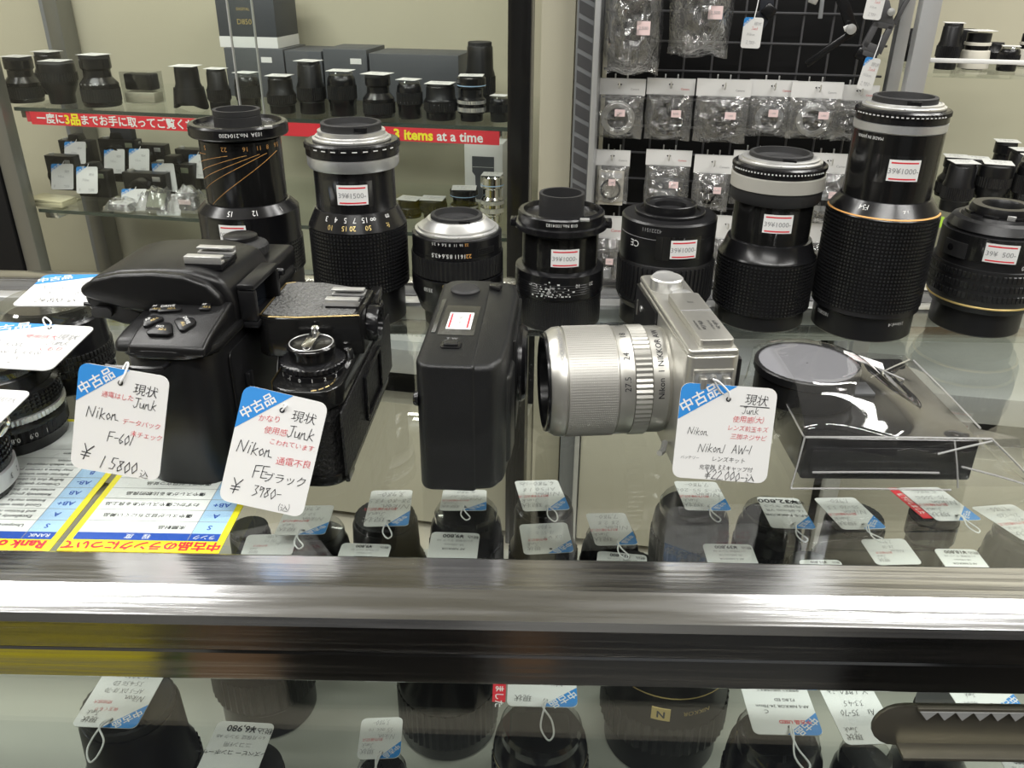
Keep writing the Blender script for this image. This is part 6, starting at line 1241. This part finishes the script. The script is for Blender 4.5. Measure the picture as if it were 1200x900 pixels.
# straps, brackets and tags at the top right of the grid
def gpt(u, v, D=1.60): p_ = PBK(u, v, D) - Vector((0, 0, G)); return (p_.dot(BX), p_.dot(BY), p_.z)
def bar_chain(t, name, pts, wd, th, m, D=1.60):
    b_ = MB()
    for (a, c) in zip(pts[:-1], pts[1:]):
        A, C_ = Vector(gpt(*a, D)), Vector(gpt(*c, D)); d_ = (C_-A); L_ = d_.length; d_.normalize(); y_ = Vector((0, 1, 0)); y_ = (y_ - d_*y_.dot(d_)).normalized(); z_ = d_.cross(y_)
        b_.box(0, L_, -th/2, th/2, -wd/2, wd/2, m, min(wd, th)*.3, Matrix.Translation(A) @ frame3(d_, y_, z_).to_4x4())
    b_.build(name, t)
st = bgthing('flash_bracket_arm', 'black hinged bracket arm hanging at the top right of the grid', 'bracket')
bar_chain(st, 'upper_arm', [(980, -20), (1000, 38)], .018, .008, 'satin'); bar_chain(st, 'lower_arm', [(1001, 36), (944, 76)], .012, .008, 'satin', 1.592); MB().lathe([(.008, 0), (.008, .006), (.0004, .007)], 'steel', 24, Matrix.Translation(gpt(997, 34, 1.585)) @ Matrix.Rotation(PI/2, 4, 'X')).build('hinge', st); bar_chain(st, 'white_mark', [(991, 30), (993, 36)], .008, .001, 'mark', 1.59)
st = bgthing('metal_bracket', 'grey metal bracket plate with an open window beside the aluminium post', 'bracket')
q_ = MB(); C0 = Vector(gpt(1030, 30, 1.585)); P2 = lambda u, v: ((Vector(gpt(u, v, 1.585))-C0).x, (Vector(gpt(u, v, 1.585))-C0).z)
for quad in ([(1024, 25), (1031, 27), (1016, 57), (1009, 53)], [(1041, 29), (1048, 30), (1032, 64), (1025, 60)], [(1024, 23), (1048, 28), (1045, 35), (1021, 31)], [(1013, 47), (1033, 55), (1029, 65), (1009, 58)], [(1030, 0), (1042, 0), (1048, 30), (1024, 25)], [(1012, 56), (1028, 63), (1024, 70), (1010, 64)], [(1046, 26), (1060, 0), (1070, -6), (1060, 10), (1050, 30)]):
    q_.extr([P2(*p_) for p_ in quad][::-1], -.004, .004, 'wire', .001, Matrix.Translation(C0) @ XZ)
q_.build('plate', st); MB().lathe([(.006, 0), (.006, .004), (.0004, .005)], 'steel', 20, Matrix.Translation(gpt(1044, 14, 1.578)) @ Matrix.Rotation(PI/2, 4, 'X')).build('screw', st); bar_chain(st, 'foot_clamp', [(1003, 60), (1020, 68)], .02, .014, 'satin', 1.59)
st = bgthing('camera_strap', 'black strap end with a buckle hanging beside the tag at the top of the grid', 'strap')
bar_chain(st, 'strap_web', [(900, -20), (898, 14), (886, 34)], .022, .004, 'jacket'); bar_chain(st, 'buckle', [(896, 8), (906, 18)], .02, .008, 'satin', 1.595)
st = bgthing('clip_stick', 'slim grey clip stick hanging at the top of the grid', 'clip'); bar_chain(st, 'stick', [(966, -20), (961, 22)], .007, .004, 'greymetal'); bar_chain(st, 'clip_head', [(948, -2), (958, 2)], .012, .008, 'steel', 1.595)
for lab, TL_, TR_, BL_ in [('tag with a blue corner hanging by the black strap', (872, 20), (895, 21), (868, 56)), ('tag at the top edge beside the grey bracket plate', (1016, -10), (1037, -8), (1013, 22)), ('tag hanging below the grey bracket plate', (1012, 66), (1030, 69), (1006, 104))]:
    rot, c, W, H = fit_card(TL_, TR_, BL_, PBK(TL_[0], TL_[1], 1.575), -BY); t = thing('price_tag', lab, 'price tag', c, 0, 'tags at the top of the grid panel', rot); mb = MB(); printed_card(mb, W, H, .0004); card_face(mb, W, H, [('現状', .7, .2, .12, 'greyink'), ('Junk', .6, .36, .1, 'redink'), ('Nikon', .45, .55, .1, 'greyink'), ('2,980-', .5, .82, .12, 'greyink')], tri=(.5, .3), hole=None); mb.build('card', t)
    s_ = MB(); s_.tube([(0, H*.46, .0003), (.002, H*.8, -.004), (.004, H*1.2, -.012)], .0008, 'string', 5); s_.build('string', t)
flat_tag('corner of a white card at the bottom right below the lock bar', (1172, 887), (1232, 889), (1190, 930), -.17, pr('¥5,980', 'AF NIKKOR', '28-80mm'), 0, blue=False)

# ------------------------------------------------------------------ pieces that belong to a part rather than to the whole thing
SUB = {'front_rim': 'zoom_lens', 'rewind_crank': 'rewind_knob', 'dial_cap': 'command_dial', 'eyepiece_window': 'eyepiece_frame', 'contact_pins': 'rear_baffle', 'prism_leather': 'prism_housing',
       'price_sticker': 'clear_tape', 'back_cap': 'ring_body', 'inner_thread': 'ring_body', 'cap_disc': 'cap_rim', 'hook_clip': 'hook_wire', 'wallet_flap': 'wallet_base', 'screen': 'body', 'white_cover': 'body', 'basket_rim': 'basket_body', 'part_plate': 'part_body'}
for root in [o for o in bpy.data.objects if o.type == 'EMPTY' and o.parent is None]:
    kids = {}
    for c in root.children: kids.setdefault(c.name.split('.')[0], c)
    for c in list(root.children):
        n = c.name.split('.')[0]; up_ = SUB.get(n)
        if n == 'rear_glass': up_ = 'rear_baffle' if 'rear_baffle' in kids else 'collar_tube'
        if up_ and up_ in kids and kids[up_] is not c: c.parent = kids[up_]
